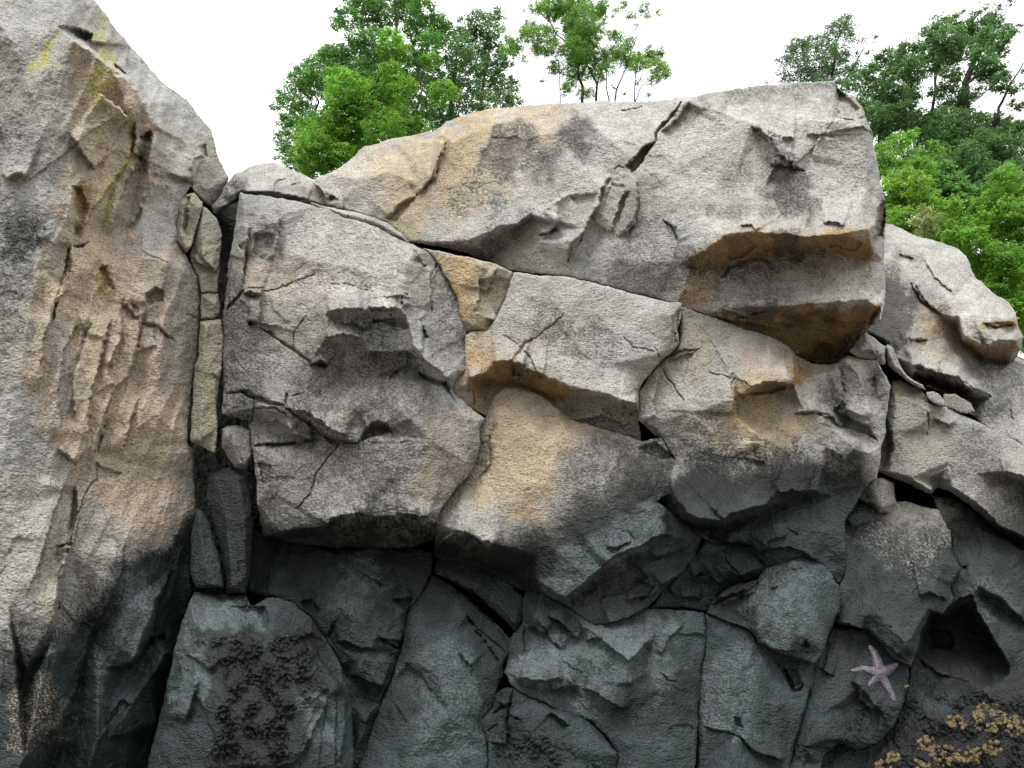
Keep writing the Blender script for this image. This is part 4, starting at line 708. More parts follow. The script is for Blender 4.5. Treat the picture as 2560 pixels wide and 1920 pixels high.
rock('wall_block', 'dark faceted slab at bottom centre, pale patches on its upper edge', 'rock', (462, 1560, 1680, 0, -6),
     'G 1425,440:-22 1530,455:-14 1720,560:-6 1900,678:-2 2050,672:-2 2200,618:-4 L 0,1240:-4 180,1190:-4 325,1115:-6 550,1120:-8 718,1145:-8 722,1300:-6 708,1450:-4 682,1659:-2 F 1498,1659:2 Z 1700,2260:36 1560,2260:36 G 2060,1700:4 2065,1560:-4 1990,1430:-4 1860,1320:-2 1620,1240:-2 1340,1100:-6 1275,1000:-10 1312,880:-8 1320,760:-10 1412,650:-12 1412,490:-18',
     pts=['G 1430,660:-6 1560,740:-2 1600,580:-2', 'G 1500,620:4 1700,830:-4 1790,780:-4', 'G 1820,660:2 2000,840:4 2120,930:8', 'L 0,1310:8 200,1470:10 350,1300:6', 'L 230,1480:2 400,1290:2', 'L 420,1400:4 440,1659:8', 'G 1400,860:-2 1700,950:4 2100,1200:6', 'G 1380,1040:2 1700,1050:2', 'G 1350,1060:-4 1600,1130:-2 1760,1110:-4', 'G 1800,1110:4 1950,1180:4 2130,1260:4', 'G 1350,1120:-2 1600,1280:0 1830,1270:0 2000,1440:0', 'G 2150,1300:2 2212,1500:4'],
     ledges=['6 7 50 | G 1370,1030 1500,1060 1700,1040', '5 7 40 | G 1580,1120 1680,1110 1760,1090', '7 8 50 | G 1800,1110 1900,1140 2000,1210 2140,1260', '5 7 40 | G 1430,675 1500,700 1560,740', '5 7 50 | G 1560,590 1680,680 1790,780', '4 8 50 | G 1500,630 1600,780 1690,840', '4 6 40 | G 1840,780 1890,760 1950,770', '3 8 60 | L 720,1300 718,1150', '4 8 40 | L 0,1330 200,1480 350,1320', '4 8 50 | L 220,1659 230,1500 380,1300', '3 7 50 | L 410,1440 480,1310 600,1200'],
     cracks=['3 4 | G 1410,680 1410,880', '2 3 | G 1340,1110 1500,1210', '3 4 | L 430,1560 470,1610 530,1620', '2 3 | G 1680,920 1800,1000'], R=10, amp=.9, seed=73, key='wedge_slab', nb=1)
rock('lumpy_boulder', 'lumpy dark boulder at bottom centre with knobbly black crust', 'boulder', (452, 1360, 1860, 0, -3),
     'G 1215,1145:-8 1280,1105:-10 1335,1112:-8 1450,1180:-8 1600,1245:-8 1800,1300:-8 1950,1425:-8 2058,1560:-8 2058,1700:0 Z 1560,2260:36 1215,2260:36 G 1165,1700:-2 1165,1480:-6 1122,1345:-10 1195,1250:-10',
     pts=['G 1220,1180:2 1320,1200:4', 'G 1240,1280:4 1230,1400:2', 'G 1300,1260:4 1290,1500:2', 'G 1600,1260:2 1850,1350:4 2030,1560:6', 'G 1500,1450:10 1400,1600:12'],
     ledges=['-5 8 40 | G 1720,1370 1590,1260', '5 7 30 | G 1215,1200 1290,1230 1330,1130', '4 7 30 | G 1180,1480 1240,1500 1300,1490'], cracks=['4 5 | G 1340,1120 1320,1200 1300,1260 1290,1480', '5 6 | G 1200,1290 1250,1240 1320,1220', '3 4 | G 1180,1490 1300,1500', '3 4 | G 1310,1290 1400,1340', '3 4 | G 1160,1400 1230,1350'],
     R=12, amp=1.0, rough=3.6, crust='G 1290,1300 1500,1300 1700,1500 2000,1659 1900,1800 1170,1800 1180,1500', seed=79)
rock('wall_block', 'long dark strip of rock sloping down to the right under the orange-stained face', 'rock', (478, 1200, 1450, 0, 0),
     'G 800,225:-26 900,222:-26 1070,270:-24 1290,378:-20 1405,480:-14 1410,640:-6 1345,715:-4 1240,600:-3 1130,500:-4 1010,420:-6 900,350:-10 800,310:-14',
     pts=['G 850,280:-8 1050,360:-2 1250,520:4 1340,660:6'], ledges=['4 7 40 | G 830,310 950,370 1100,470'], R=9, amp=.7, seed=83, key='strip', gap=-2)
rock('wall_block', 'tall dark slab at the foot of the wall between two thin winding cracks', 'rock', (466, 1120, 1700, 0, -6),
     'G 778,325:-20 900,395:-16 1010,485:-12 1130,592:-10 1230,690:-10 1308,765:-10 1298,880:-8 1256,950:-6 1260,1000:-8 1205,1150:-6 1175,1250:-6 1115,1340:-6 1145,1480:-4 1150,1700:0 Z 1210,2260:36 800,2260:36 880,1990:14 G 265,1659:0 352,1450:-4 425,1220:-6 505,1050:-8 545,900:-8 590,770:-8 600,620:-10 700,470:-12',
     pts=['G 780,380:-6 1000,600:4 1180,850:2 1240,950:0', 'G 1010,600:4 1060,660:-2 1200,850:-6 1290,880:-4', 'G 930,400:-10 1150,600:-10 1290,800:-8', 'G 650,700:2 800,1000:8 900,1300:12', 'G 600,900:2 700,1000:0 790,1160:2', 'G 500,1300:6 600,1600:10'],
     ledges=['8 9 40 | G 900,400 1010,450 1150,570 1300,730', '-5 8 40 | G 1250,940 1150,800 1020,600', '-3 8 40 | G 790,1160 700,1000 600,920', '3 6 40 | G 960,860 1040,960'], cracks=['3 4 | G 1010,600 1150,750 1290,860', '2 3 | G 480,1180 600,1340'], R=12, amp=.8, seed=89, key='root_slab')
rock('wall_block', 'broad dark slab below the nose-like block, right of the crusted boulder', 'rock', (478, 850, 1550, 0, -4),
     'E 395,1190:-30 560,1240:-30 900,1290:-32 1200,1290:-30 1450,1290:-28 1600,1330:-24 1600,1480:-16 G 760,325:-12 690,470:-8 590,620:-8 580,770:-8 536,900:-8 496,1050:-6 416,1220:-6 342,1450:-4 255,1659:0 Z 860,1990:12 780,2260:34 640,2260:34 C 2030,1760:0 2035,1450:-6 2020,1240:-12 1960,1050:-14 1880,900:-14 1800,790:-16 1700,700:-20 1600,680:-22 1440,640:-24 1430,560:-26 1455,300:-26',
     pts=['E 500,1350:-16 900,1340:-12 1300,1400:-8', 'E 850,1300:-14 1300,1500:-6 1600,1659:2', 'G 50,170:-6 300,330:0 480,450:4 560,600:4', 'G 150,550:4 380,700:6 540,830:4', 'G 100,800:-8 300,830:2 520,940:2', 'G 60,760:-12 120,950:-14 200,1050:-12', 'G 250,900:6 450,1100:4', 'G 250,1080:-4 430,1180:0', 'C 1530,400:-18 1500,620:-18', 'C 1700,600:-12 1850,700:-10', 'G 300,1300:4 200,1659:8'],
     ledges=['4 8 50 | G 400,740 470,790 545,830', '5 9 50 | G 90,170 300,320 480,400', '5 9 50 | G 120,800 180,780 280,830 400,850', '5 9 50 | G 200,1000 350,1070 440,1110', '4 7 40 | G 500,490 560,500 640,470'], cracks=['2 3 | C 1580,400 1530,560 1520,640', '4 5 | G 420,760 540,840', '3 4 | G 700,0 800,150'], pits=['-6 10 0 0 | G 440,770 590,765 590,850 530,850', '-5 10 0 0 | G 520,500 640,480 640,600 590,620 570,560', '-5 10 0 0 | C 1720,690 1800,680 1850,760 1780,760'],
     R=12, amp=.9, seed=97, key='wall_left', flute=(.5, .8, 640, 1020))
rock('crusted_boulder', 'dark rounded boulder lower left with smooth pale top and rough black crust', 'boulder', (436, 620, 1720, 0, -6),
     'C 1128,648:-24 1280,662:-26 1410,668:-26 1450,735:-22 1530,690:-24 1600,682:-24 1700,715:-26 1790,800:-26 1880,930:-24 1950,1060:-24 2012,1230:-24 2028,1450:-22 2026,1760:-10 Z 650,2260:30 340,2260:30 C 845,1680:-4 860,1600:-6 905,1450:-10 950,1250:-14 990,1100:-18 1010,980:-22 1045,840:-24 1100,705:-24',
     pts=['C 1110,800:-6 1250,770:-4 1400,830:-4', 'C 1060,960:-4 1100,1000:-2 1220,1110:2 1150,1150:6 1060,1420:6', 'C 1150,920:4 1400,870:4 1600,950:4 1800,870:-6', 'C 1790,1100:4 1880,1220:4 1860,1400:4 1800,1600:6', 'C 1790,900:-10 1850,1000:-14 1980,1200:-12', 'C 1940,1200:0 1960,1659:2', 'C 1400,1300:12 1500,1600:14', 'C 1000,1100:-10 960,1400:0'],
     ledges=['-4 8 40 | C 1410,850 1420,720', '-4 7 40 | C 1530,850 1540,780 1530,720', '5 8 40 | C 1060,1420 1110,1260 1150,1130', '4 8 40 | C 1060,1000 1150,1040 1220,1110', '5 8 40 | C 1900,1210 1820,1110', '4 7 30 | C 1960,1650 1990,1400 1990,1240', '4 8 40 | C 1700,1650 1860,1350 1890,1240', '5 8 50 | C 2000,1220 1880,1080 1800,960'],
     pits=['-4 9 0 0 | C 1420,720 1530,720 1520,800 1440,860 1410,800', '2 20 0 0 | C 1100,900 1400,840 1750,870 1800,1100 1850,1250 1700,1659 1300,1659 1100,1200'], cracks=['3 4 | C 1420,700 1412,850', '2 4 | C 1940,1240 1930,1650', '2 4 | C 1880,1260 1840,1650'],
     R=14, amp=.9, rough=4.2, crust='C 1150,930 1300,880 1500,930 1850,800 1900,960 1760,1300 1700,1700 1150,1700 1250,1400 1300,1150', seed=101, key='dark_boulder', flute=(.1, .8, 740, 900))
G6 = 'stones wedged in the dark vertical crack'
rock('wedged_stone', 'olive sliver of stone highest in the dark vertical crack', 'rock', (452, 465, 560, 0, 0),
     'A 1240,1392:-2 1290,1345:-4 1340,1330:-6 1400,1400:-6 1395,1440:-4 1350,1600:-3 1320,1700:0 B 1290,90:0 1225,0:0 A 1222,1560:0', pts=['A 1270,1400:4 1250,1600:5 B 1280,60:3', 'A 1340,1400:2 1300,1600:-2'], ledges=['-5 6 20 | A 1290,1640 1300,1450 1320,1350'], R=7, seed=103, key='splinter_a', base='y', gap=-2, group=G6, wide=4)
rock('wedged_stone', 'grey tapering stone with an olive foot, upper right in the dark vertical crack', 'rock', (458, 510, 620, 0, 0),
     'A 1402,1430:-4 1450,1460:-6 1492,1500:-8 1525,1600:-8 B 1525,0:-6 1512,200:-6 1500,362:-4 1392,362:-4 1372,250:-6 1310,110:-6 1340,0:-6 A 1350,1600:-6', pts=['A 1400,1500:3 1400,1640:4', 'B 1400,130:2 1510,230:2', 'B 1330,60:-4 1400,150:-4'], ledges=['5 7 30 | B 1380,60 1400,130 1500,230', '4 7 30 | B 1320,120 1400,180 1480,200'], R=9, seed=107, key='splinter_b', base='g', gap=-2, group=G6, wide=4)
rock('wedged_stone', 'smallest squarish stone in the dark vertical crack', 'rock', (460, 520, 765, 0, 0),
     'B 1395,372:-3 1450,364:-4 1505,372:-4 1520,500:-4 1482,545:-3 1388,548:-2 1392,450:-3', pts=['B 1420,400:3 1490,440:2'], R=10, seed=109, key='splinter_c', base='g', gap=-2, group=G6, wide=4)
rock('wedged_stone', 'longest upright stone in the dark vertical crack, greyish tan', 'rock', (458, 515, 900, 0, 0),
     'B 1385,566:-3 1530,552:-5 1540,700:-5 1530,900:-5 1508,1000:-5 1495,1150:-4 1500,1300:-4 1485,1470:-4 1390,1420:-2 1320,1380:-2 1330,1200:-3 1348,860:-3 1378,800:-3', pts=['B 1420,600:3 1400,900:4 1380,1380:4', 'B 1500,600:0 1480,1000:1'], ledges=['4 6 30 | B 1470,910 1500,960'], R=9, seed=113, key='splinter_d', base='y', gap=-2, group=G6, wide=4)
rock('wedged_stone', 'dark egg-like stone with a pale rim under the black gap of the crack', 'rock', (466, 590, 1110, 0, 0),
     'E 155,480:-6 190,455:-6 260,455:-6 340,490:-4 352,650:-4 305,755:-2 240,742:-2 150,600:-2', pts=['E 170,490:4 240,600:6 290,740:5', 'E 250,480:2 320,620:0'], ledges=['5 7 30 | E 300,740 270,640 190,480'], R=10, seed=127, key='splinter_e', base='g', gap=-2, group=G6, wide=4)
rock('wedged_stone', 'tall dark coffin-shaped stone low in the vertical crack', 'rock', (464, 570, 1320, 0, -2),
     'E 110,755:-6 190,742:-6 250,775:-6 325,800:-4 350,1000:-4 358,1200:-4 340,1500:-4 312,1612:-2 190,1602:-2 160,1350:-3 110,1150:-4 45,960:-4 60,800:-6', pts=['E 100,820:4 180,1100:6 220,1560:6', 'E 270,820:6 310,1100:6 310,1500:4'], R=10, seed=131, key='splinter_f', base='k', gap=-2, group=G6, wide=4)
rock('wedged_stone', 'dark leaning stone lowest and leftmost in the vertical crack', 'rock', (458, 515, 1350, 0, -2),
     'C 1128,165:-6 1165,180:-6 1205,255:-5 1250,400:-4 1288,620:-2 1130,620:-2 1100,540:-3 1102,330:-4', pts=['C 1150,230:4 1180,450:5 1200,600:4'], R=10, seed=137, key='splinter_g', base='k', gap=-2, group=G6, wide=4)
# the rock mass behind the cracks
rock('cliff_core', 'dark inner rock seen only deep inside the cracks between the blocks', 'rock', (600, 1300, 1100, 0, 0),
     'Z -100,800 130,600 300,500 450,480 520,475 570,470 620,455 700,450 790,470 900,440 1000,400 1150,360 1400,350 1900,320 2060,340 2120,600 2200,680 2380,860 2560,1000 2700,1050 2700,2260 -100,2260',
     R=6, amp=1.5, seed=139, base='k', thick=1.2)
# ------------------------------------------------------------------ ground
g = simple_mat('dark_ground', (.14, .13, .11), .9, .02, 3)
def sheet(name, x0, x1, y0, y1, n, zf, mat):
    xs, ys = np.meshgrid(np.linspace(x0, x1, n), np.linspace(y0, y1, n)); V = np.stack([xs, ys, zf(xs, ys)], -1).reshape(-1, 3)
    i = np.arange(n - 1)[None] + np.arange(n - 1)[:, None] * n; i = i.ravel()
    o = mesh_np(name, V, np.stack([i, i + 1, i + n + 1, i + n], 1), mat, True, None); o['kind'] = 'structure'; return o
sheet('ground', -400, 400, -400, 400, 161, lambda x, y: .04 * gnoise(x, y, 3), g)
hm = simple_mat('hillside', (.05, .09, .03), .95, .05, 4, .5)
sheet('hillside', -60, 60, 7.2, 90, 121, lambda x, y: np.minimum((y - 7.2) * .45, 6 + .02 * y) - .2 + .5 * gnoise(x / 4, y / 4, 5) + .15 * gnoise(x, y, 6), hm)

parts = {}
# ------------------------------------------------------------------ trees and shrubs: trunks with limbs, leaves in sprays
def leaf_mat(name, col, trans=.35):
    m, n, l, b = new_mat(name)
    at = n.new('ShaderNodeAttribute'); at.attribute_name = 'tint'
    v = n.new('ShaderNodeMix'); v.data_type = 'RGBA'; v.blend_type = 'MULTIPLY'; v.inputs['Factor'].default_value = 1
    l.new(at.outputs['Color'], v.inputs['A']); v.inputs['B'].default_value = (*col, 1)
    l.new(v.outputs['Result'], b.inputs['Base Color']); b.inputs['Roughness'].default_value = .55; b.inputs['Specular IOR Level'].default_value = .3
    tr = n.new('ShaderNodeBsdfTranslucent'); l.new(v.outputs['Result'], tr.inputs['Color'])
    ms = n.new('ShaderNodeMixShader'); ms.inputs[0].default_value = trans; l.new(b.outputs[0], ms.inputs[1]); l.new(tr.outputs[0], ms.inputs[2])
    l.new(ms.outputs[0], n['Material Output'].inputs['Surface'])
    return m
BARK = simple_mat('bark', (.045, .038, .03), .95, .01, 14)
def tube(V, F, pts, rad, seg=6):
    pts = np.array(pts, float); k0 = len(V)
    for i, p in enumerate(pts):
        t = pts[min(i + 1, len(pts) - 1)] - pts[max(i - 1, 0)]; t = t / (np.linalg.norm(t) + 1e-9)
        a = np.cross(t, (0.3, 1, .1)); a /= np.linalg.norm(a) + 1e-9; b = np.cross(t, a)
        for s in range(seg):
            an = 2 * math.pi * s / seg; V.append(p + rad[i] * (math.cos(an) * a + math.sin(an) * b))
    for i in range(len(pts) - 1):
        for s in range(seg):
            q = k0 + i * seg; F.append((q + s, q + (s + 1) % seg, q + seg + (s + 1) % seg, q + seg + s))
def wiggle(rng, a, b, n, amt):
    a = np.array(a); b = np.array(b); out = [a]
    for i in range(1, n): t = i / n; out.append(a + (b - a) * t + rng.normal(0, amt, 3) * math.sin(math.pi * t))
    out.append(b); return out
def tree(name, label, cat, Y, trunks, clumps, mat, leaf=7.0, dens=1.0, seed=1, depth=1.0, spray=9.0, tr=7, aspect=.75, lean=(0, 0), group=None, rs=1.12, var=.28, twigs=True, base_z=None):
    """trunks: list of 'x,y x,y' paths (bottom first); clumps 'x,y:r' in photo px; leaf size in px at distance Y"""
    rng = np.random.default_rng(seed); m = Y / FPX * 1.03
    TP = []; V = []; F = []
    for k, s in enumerate(trunks):
        P = pp(s); yy = Y + (rng.uniform(-.6, .6) if k else 0)
        W = [w3(p[0], p[1], yy + .3 * rng.normal() * (i > 0)) for i, p in enumerate(P)]
        b = W[0].copy(); b[2] = base_z if base_z is not None else 2.0
        if k == 0: base = b.copy()
        W = [b] + W; r0 = (P[0][2] or tr) * m
        Wd = [W[0]]
        for a, c in zip(W[:-1], W[1:]): Wd += wiggle(rng, a, c, 4, .012 * np.linalg.norm(c - a))[1:]
        n = len(Wd); tube(V, F, Wd, [r0 * (1.15 - .95 * (i / (n - 1)) ** 1.2) for i in range(n)], 8); TP += [(w, r0 * (1.1 - .95 * i / n)) for i, w in enumerate(Wd)]
    tw = np.array([t[0] for t in TP]); C = pp(clumps); LV = []; LC = []
    for (cx, cy, r) in C:
        r = r * rs; R = r * m; c = w3(cx, cy, Y + rng.uniform(-1, 1) * depth * min(1.6, 2.5 * R + .4))
        dd = np.linalg.norm((tw - c) * (1, 1, 1.0), axis=1) + np.where(tw[:, 2] > c[2] - .3 * R, .5 + 2 * np.maximum(0, tw[:, 2] - c[2]), 0)
        j = int(np.argmin(dd))
        if twigs: tube(V, F, wiggle(rng, tw[j], c, 5, .06 * np.linalg.norm(c - tw[j])), np.linspace(min(TP[j][1] * .6, (.5 + r * .03) * m), .4 * m, 6), 5)
        ns = max(4, int(dens * 3.0 * (r / spray) ** 2)); tone = 1 + rng.normal(0, .10)
        for q in range(ns):
            d = rng.normal(0, 1, 3); d /= np.linalg.norm(d); rr = R * rng.uniform(.25, 1.08) ** .6
            sc = c + d * rr * np.array([1, 1.1, .85])
            if twigs and q % 5 == 0: tube(V, F, wiggle(rng, c, sc, 2, .05 * rr), [.5 * m, .35 * m, .22 * m], 3)
            nl = int(rng.integers(17, 27)); st = tone * (1 + rng.normal(0, .12))
            sr = spray * m * rng.uniform(.6, 1.15); pos = sc + rng.normal(0, 1, (nl, 3)) * sr * np.array([.7, .7, .38])
            sz = .86 * leaf * m * rng.uniform(.6, 1.25, nl) * .5
            nrm = rng.normal(0, .55, (nl, 3)) + np.array([0, -.35, .8]); nrm /= np.linalg.norm(nrm, axis=1)[:, None]
            dr = rng.normal(0, 1, (nl, 3)) + d * .6 + np.array([lean[0], 0, lean[1] - .3]); dr -= (dr * nrm).sum(1)[:, None] * nrm; dr /= np.linalg.norm(dr, axis=1)[:, None] + 1e-9
            sd_ = np.cross(nrm, dr); S = sz[:, None]
            LV.append(np.stack([pos - dr * S, pos + sd_ * S * aspect - nrm * S * .12, pos + dr * S, pos - sd_ * S * aspect - nrm * S * .12], 1))
            t = st * (1 + rng.normal(0, var * .5, nl)); yel = rng.normal(0, .08, nl)
            cc = np.stack([t * (1 + yel * 1.5), t, t * (1 - yel)], 1); LC.append(np.repeat(cc[:, None], 4, 1))
    LV = np.concatenate(LV).reshape(-1, 3); LC = np.clip(np.concatenate(LC).reshape(-1, 3), .3, 2)
    e = bpy.data.objects.new(name, None); COL.objects.link(e); e.location = Vector(base); e.empty_display_size = .3
    tag(e, label, cat, group)
    V = np.array(V); V_ = V - base
    t = mesh_np('trunk', V_, F, BARK, True); t.parent = e
    o = mesh_np('crown', LV - base, np.arange(len(LV)).reshape(-1, 4), mat, False, LC); o.parent = e
    return e
DG = leaf_mat('dark_leaves', (.13, .255, .085), .55); MG = leaf_mat('mid_leaves', (.14, .30, .07), .55); BG = leaf_mat('bright_leaves', (.20, .40, .055), .55)
YG = leaf_mat('yellow_green_leaves', (.25, .44, .06), .5); PG = leaf_mat('pale_leaves', (.34, .40, .14), .45); SG = leaf_mat('silvery_leaves', (.13, .23, .10), .45)
tree('leafy_tree', 'tall dark green tree behind the huge boulder, highest and broadest of the left group', 'tree', 30,
     ['P 1110,1250:11 1080,850 1050,600 1110,250 1100,-60', 'P 1100,1000:6 700,700 560,500', 'P 1120,900:6 1300,600 1200,200 1280,0', 'P 1050,650:5 900,300 820,0', 'P 330,1500:5 400,1000 460,850 330,650'],
     'P 850,60:44 1000,120:36 1200,80:48 1330,100:40 700,140:34 640,190:22 900,220:34 1350,250:40 1450,230:38 1500,200:18 1250,280:26 760,330:26 930,380:46 1400,360:34 1100,-80:90 800,-60:50 560,480:40 470,560:36 380,540:20 330,640:30 650,520:50 800,540:60 1000,560:60 1200,540:50 1350,560:50 270,720:32 400,720:36 170,830:20 110,880:13 260,860:30 500,690:40 330,950:34 200,1020:24 250,1090:34 400,1060:34 170,1180:24 200,1290:30 230,1380:20 1000,800:70 1300,800:60 1200,1000:70 800,700:60 590,220:10 1230,180:14 1450,330:24 500,440:14 300,590:14 60,900:6 130,780:8', MG, 7.5, 1.1, 21, depth=1.3)
tree('leafy_tree', 'twin-stemmed dark tree at the right edge of the left group, sky showing through', 'tree', 33,
     ['P 1570,1150:6 1570,800 1610,500 1640,300', 'P 1830,1080:5 1820,800 1880,500 1900,250', 'P 1300,1150:5 1280,900 1350,650'],
     'P 1600,330:38 1700,270:38 1800,180:32 1770,130:14 1930,160:28 1900,280:38 1640,450:50 1780,400:50 1900,430:40 1960,540:32 2040,480:26 1700,600:50 1850,620:38 1950,650:26 1500,560:34 1480,720:40 1620,760:40 1760,740:24 1900,760:30 2030,740:32 2080,830:24 2130,850:10 1480,950:40 1620,900:38 1780,860:28 1850,880:36 2000,870:30 1450,1050:34 1550,1020:34 2100,400:14 2060,690:18', DG, 7.5, .85, 22, depth=1.2)
tree('leafy_tree', 'bright green bushy tree in front of the dark trees, left of the huge boulder', 'tree', 26,
     ['P 760,1700:7 760,1200 900,800 1060,420', 'P 700,1500:5 560,1200 420,1150', 'P 800,1300:5 1000,1050 1180,1080'],
     'P 1080,300:26 1060,390:38 1130,420:30 700,750:50 600,850:36 850,760:40 1080,720:46 1180,720:30 780,930:52 880,860:38 1000,950:52 1100,1000:44 650,970:50 560,1060:44 430,1130:50 350,1180:34 520,1200:60 700,1120:60 880,1100:60 1020,1100:52 1180,1080:44 1280,1090:30 450,1320:54 600,1330:54 370,1400:36 740,1250:44 1500,780:36 1600,780:18 1400,500:24 640,660:34 320,1280:30 760,840:30 1060,600:34', BG, 8.5, 1.0, 23, depth=1.1)
LK = tree('locust_tree', 'slender many-stemmed tree with airy light green leaves, alone against the sky', 'tree', 28,
     ['Q 990,1300:4.5 1000,1000 940,850 1000,560 1010,300 1000,100', 'Q 1150,1300:3.5 1165,980 1080,790 900,560 700,400 580,180 560,0', 'Q 1150,1300:3 1170,960 1240,720 1330,560 1480,380', 'Q 1325,1300:2.4 1270,980 1275,700 1170,460', 'Q 1350,1300:2.6 1385,1050 1470,850 1560,580 1650,350 1740,80', 'Q 1590,1300:2.4 1605,900 1610,700', 'Q 1590,1200:2 1680,980 1850,880', 'Q 1150,1000:1.6 1060,1010', 'Q 720,700:1.4 600,590 470,500'],
     'Q 850,260:20 1000,190:28 1130,130:24 1060,330:28 900,330:24 1150,370:22 950,450:28 1000,560:30 880,560:26 920,690:26 1000,640:24 880,830:22 940,860:18 1080,700:18 900,400:28 470,80:18 560,60:20 680,60:26 800,60:26 900,100:22 950,20:26 640,160:20 760,160:20 380,330:20 440,400:22 330,380:14 560,350:16 620,420:22 540,530:20 470,580:14 600,620:11 700,560:18 150,450:12 240,520:18 130,570:16 320,680:8 690,780:18 650,800:11 530,920:6 1120,560:16 1200,690:20 1290,600:16 1350,650:20 1420,600:16 1480,560:16 1540,480:14 1400,420:14 1330,400:12 1560,680:20 1640,720:20 1750,700:20 1850,780:20 1930,820:18 1960,870:11 1850,640:14 1780,600:13 1900,600:10 1850,900:11 1780,940:8 1500,720:18 1280,780:17 1180,820:17 1060,850:15 850,1000:15 800,1010:11 1000,1080:13 1080,1080:12 1200,900:11 780,1080:7 1470,60:11 1400,120:8 1560,170:11 1340,180:5 1680,130:8 1740,170:8 1860,160:7 1720,60:10 1620,300:6 1360,1000:5 1480,1080:5 1650,950:7 1750,1090:6 1230,60:14 1200,150:16 1250,230:9 2080,1140:4 330,120:5 90,330:4', leaf_mat('locust_leaves', (.20, .38, .07), .5), 4.6, 1.25, 24, depth=.8, spray=6, aspect=.65, rs=1.4)
tree('leafy_tree', 'pale grey-green windswept tree rising just behind the top right of the huge boulder', 'tree', 30,
     ['R 640,1100:6 600,700 640,350 740,150', 'R 560,900:4 400,560 340,380', 'R 640,800:3 780,560 900,350'],
     'R 740,140:11 700,180:18 650,220:20 600,280:24 540,330:24 740,250:22 760,320:22 420,330:18 360,340:18 270,360:13 320,420:26 250,440:19 420,440:30 540,440:34 650,430:30 220,520:17 340,540:30 480,560:34 600,540:34 720,480:19 250,620:26 400,640:30 180,660:12 560,640:30 700,620:30 780,560:18 820,620:20 860,350:9 950,330:9 840,450:10 70,695:6 480,700:30 640,720:30 150,500:6 900,440:8', SG, 6.0, 1.1, 25, depth=.9, lean=(.5, .7))
tree('leafy_tree', 'big dark tree with a leaning black trunk and open crown in the upper right corner', 'tree', 24,
     ['R 1640,1650:13 1690,1000 1720,700 1790,520 1880,350 1980,100', 'R 1440,1300:6 1440,950 1480,600 1500,300', 'R 1820,1400:7 1900,1130 2000,1000 2000,900 2100,700 2230,500', 'R 1260,1000:5 1270,700 1180,500', 'R 1720,720:5 1850,600 2000,450 2160,230', 'R 1000,1200:5 1000,800 1060,600'],
     'R 1500,200:20 1600,200:17 1420,270:18 1550,300:28 1700,280:28 1820,230:30 1950,180:22 2080,260:20 2000,330:24 1880,340:26 1750,400:32 1600,400:30 1440,420:26 1380,380:14 1280,380:8 1200,380:11 1250,470:24 1120,480:24 1040,470:16 970,540:16 1160,580:30 1300,560:28 1450,540:26 1560,500:26 1060,640:26 920,620:19 1200,700:28 1340,640:12 1580,650:20 1660,600:12 1060,780:28 900,760:24 780,700:20 1250,780:22 1160,900:38 1000,900:34 950,1020:36 1080,1000:40 1200,1000:36 1340,1020:28 1420,780:9 1560,780:22 1700,800:20 1900,560:22 1980,600:24 1880,640:18 1980,430:22 1860,480:24 2040,680:22 1950,720:14 1820,780:11 1740,920:13 1600,920:26 1480,960:22 1400,1100:38 1000,1120:28 1550,1100:44 1700,1100:42 1850,1080:36 1980,1050:30 2100,1080:26 2190,1120:28 1500,1250:54 1700,1250:54 1880,1250:40 2050,1230:34 2180,1300:34 1450,1380:44 1650,1420:54 1850,1400:44 2050,1430:34 1780,1500:44 2150,750:12 2120,870:9 2190,900:12 2200,600:7 1680,110:7 1800,100:7 1900,60:7 2000,60:7 2180,200:6 2100,20:7 850,880:20 860,1000:20 1300,1450:40 1600,1600:60 1900,1600:60 1400,1560:50 2150,1550:60', DG, 7.5, 1.25, 26, depth=1.2, lean=(.35, .5), rs=1.42)
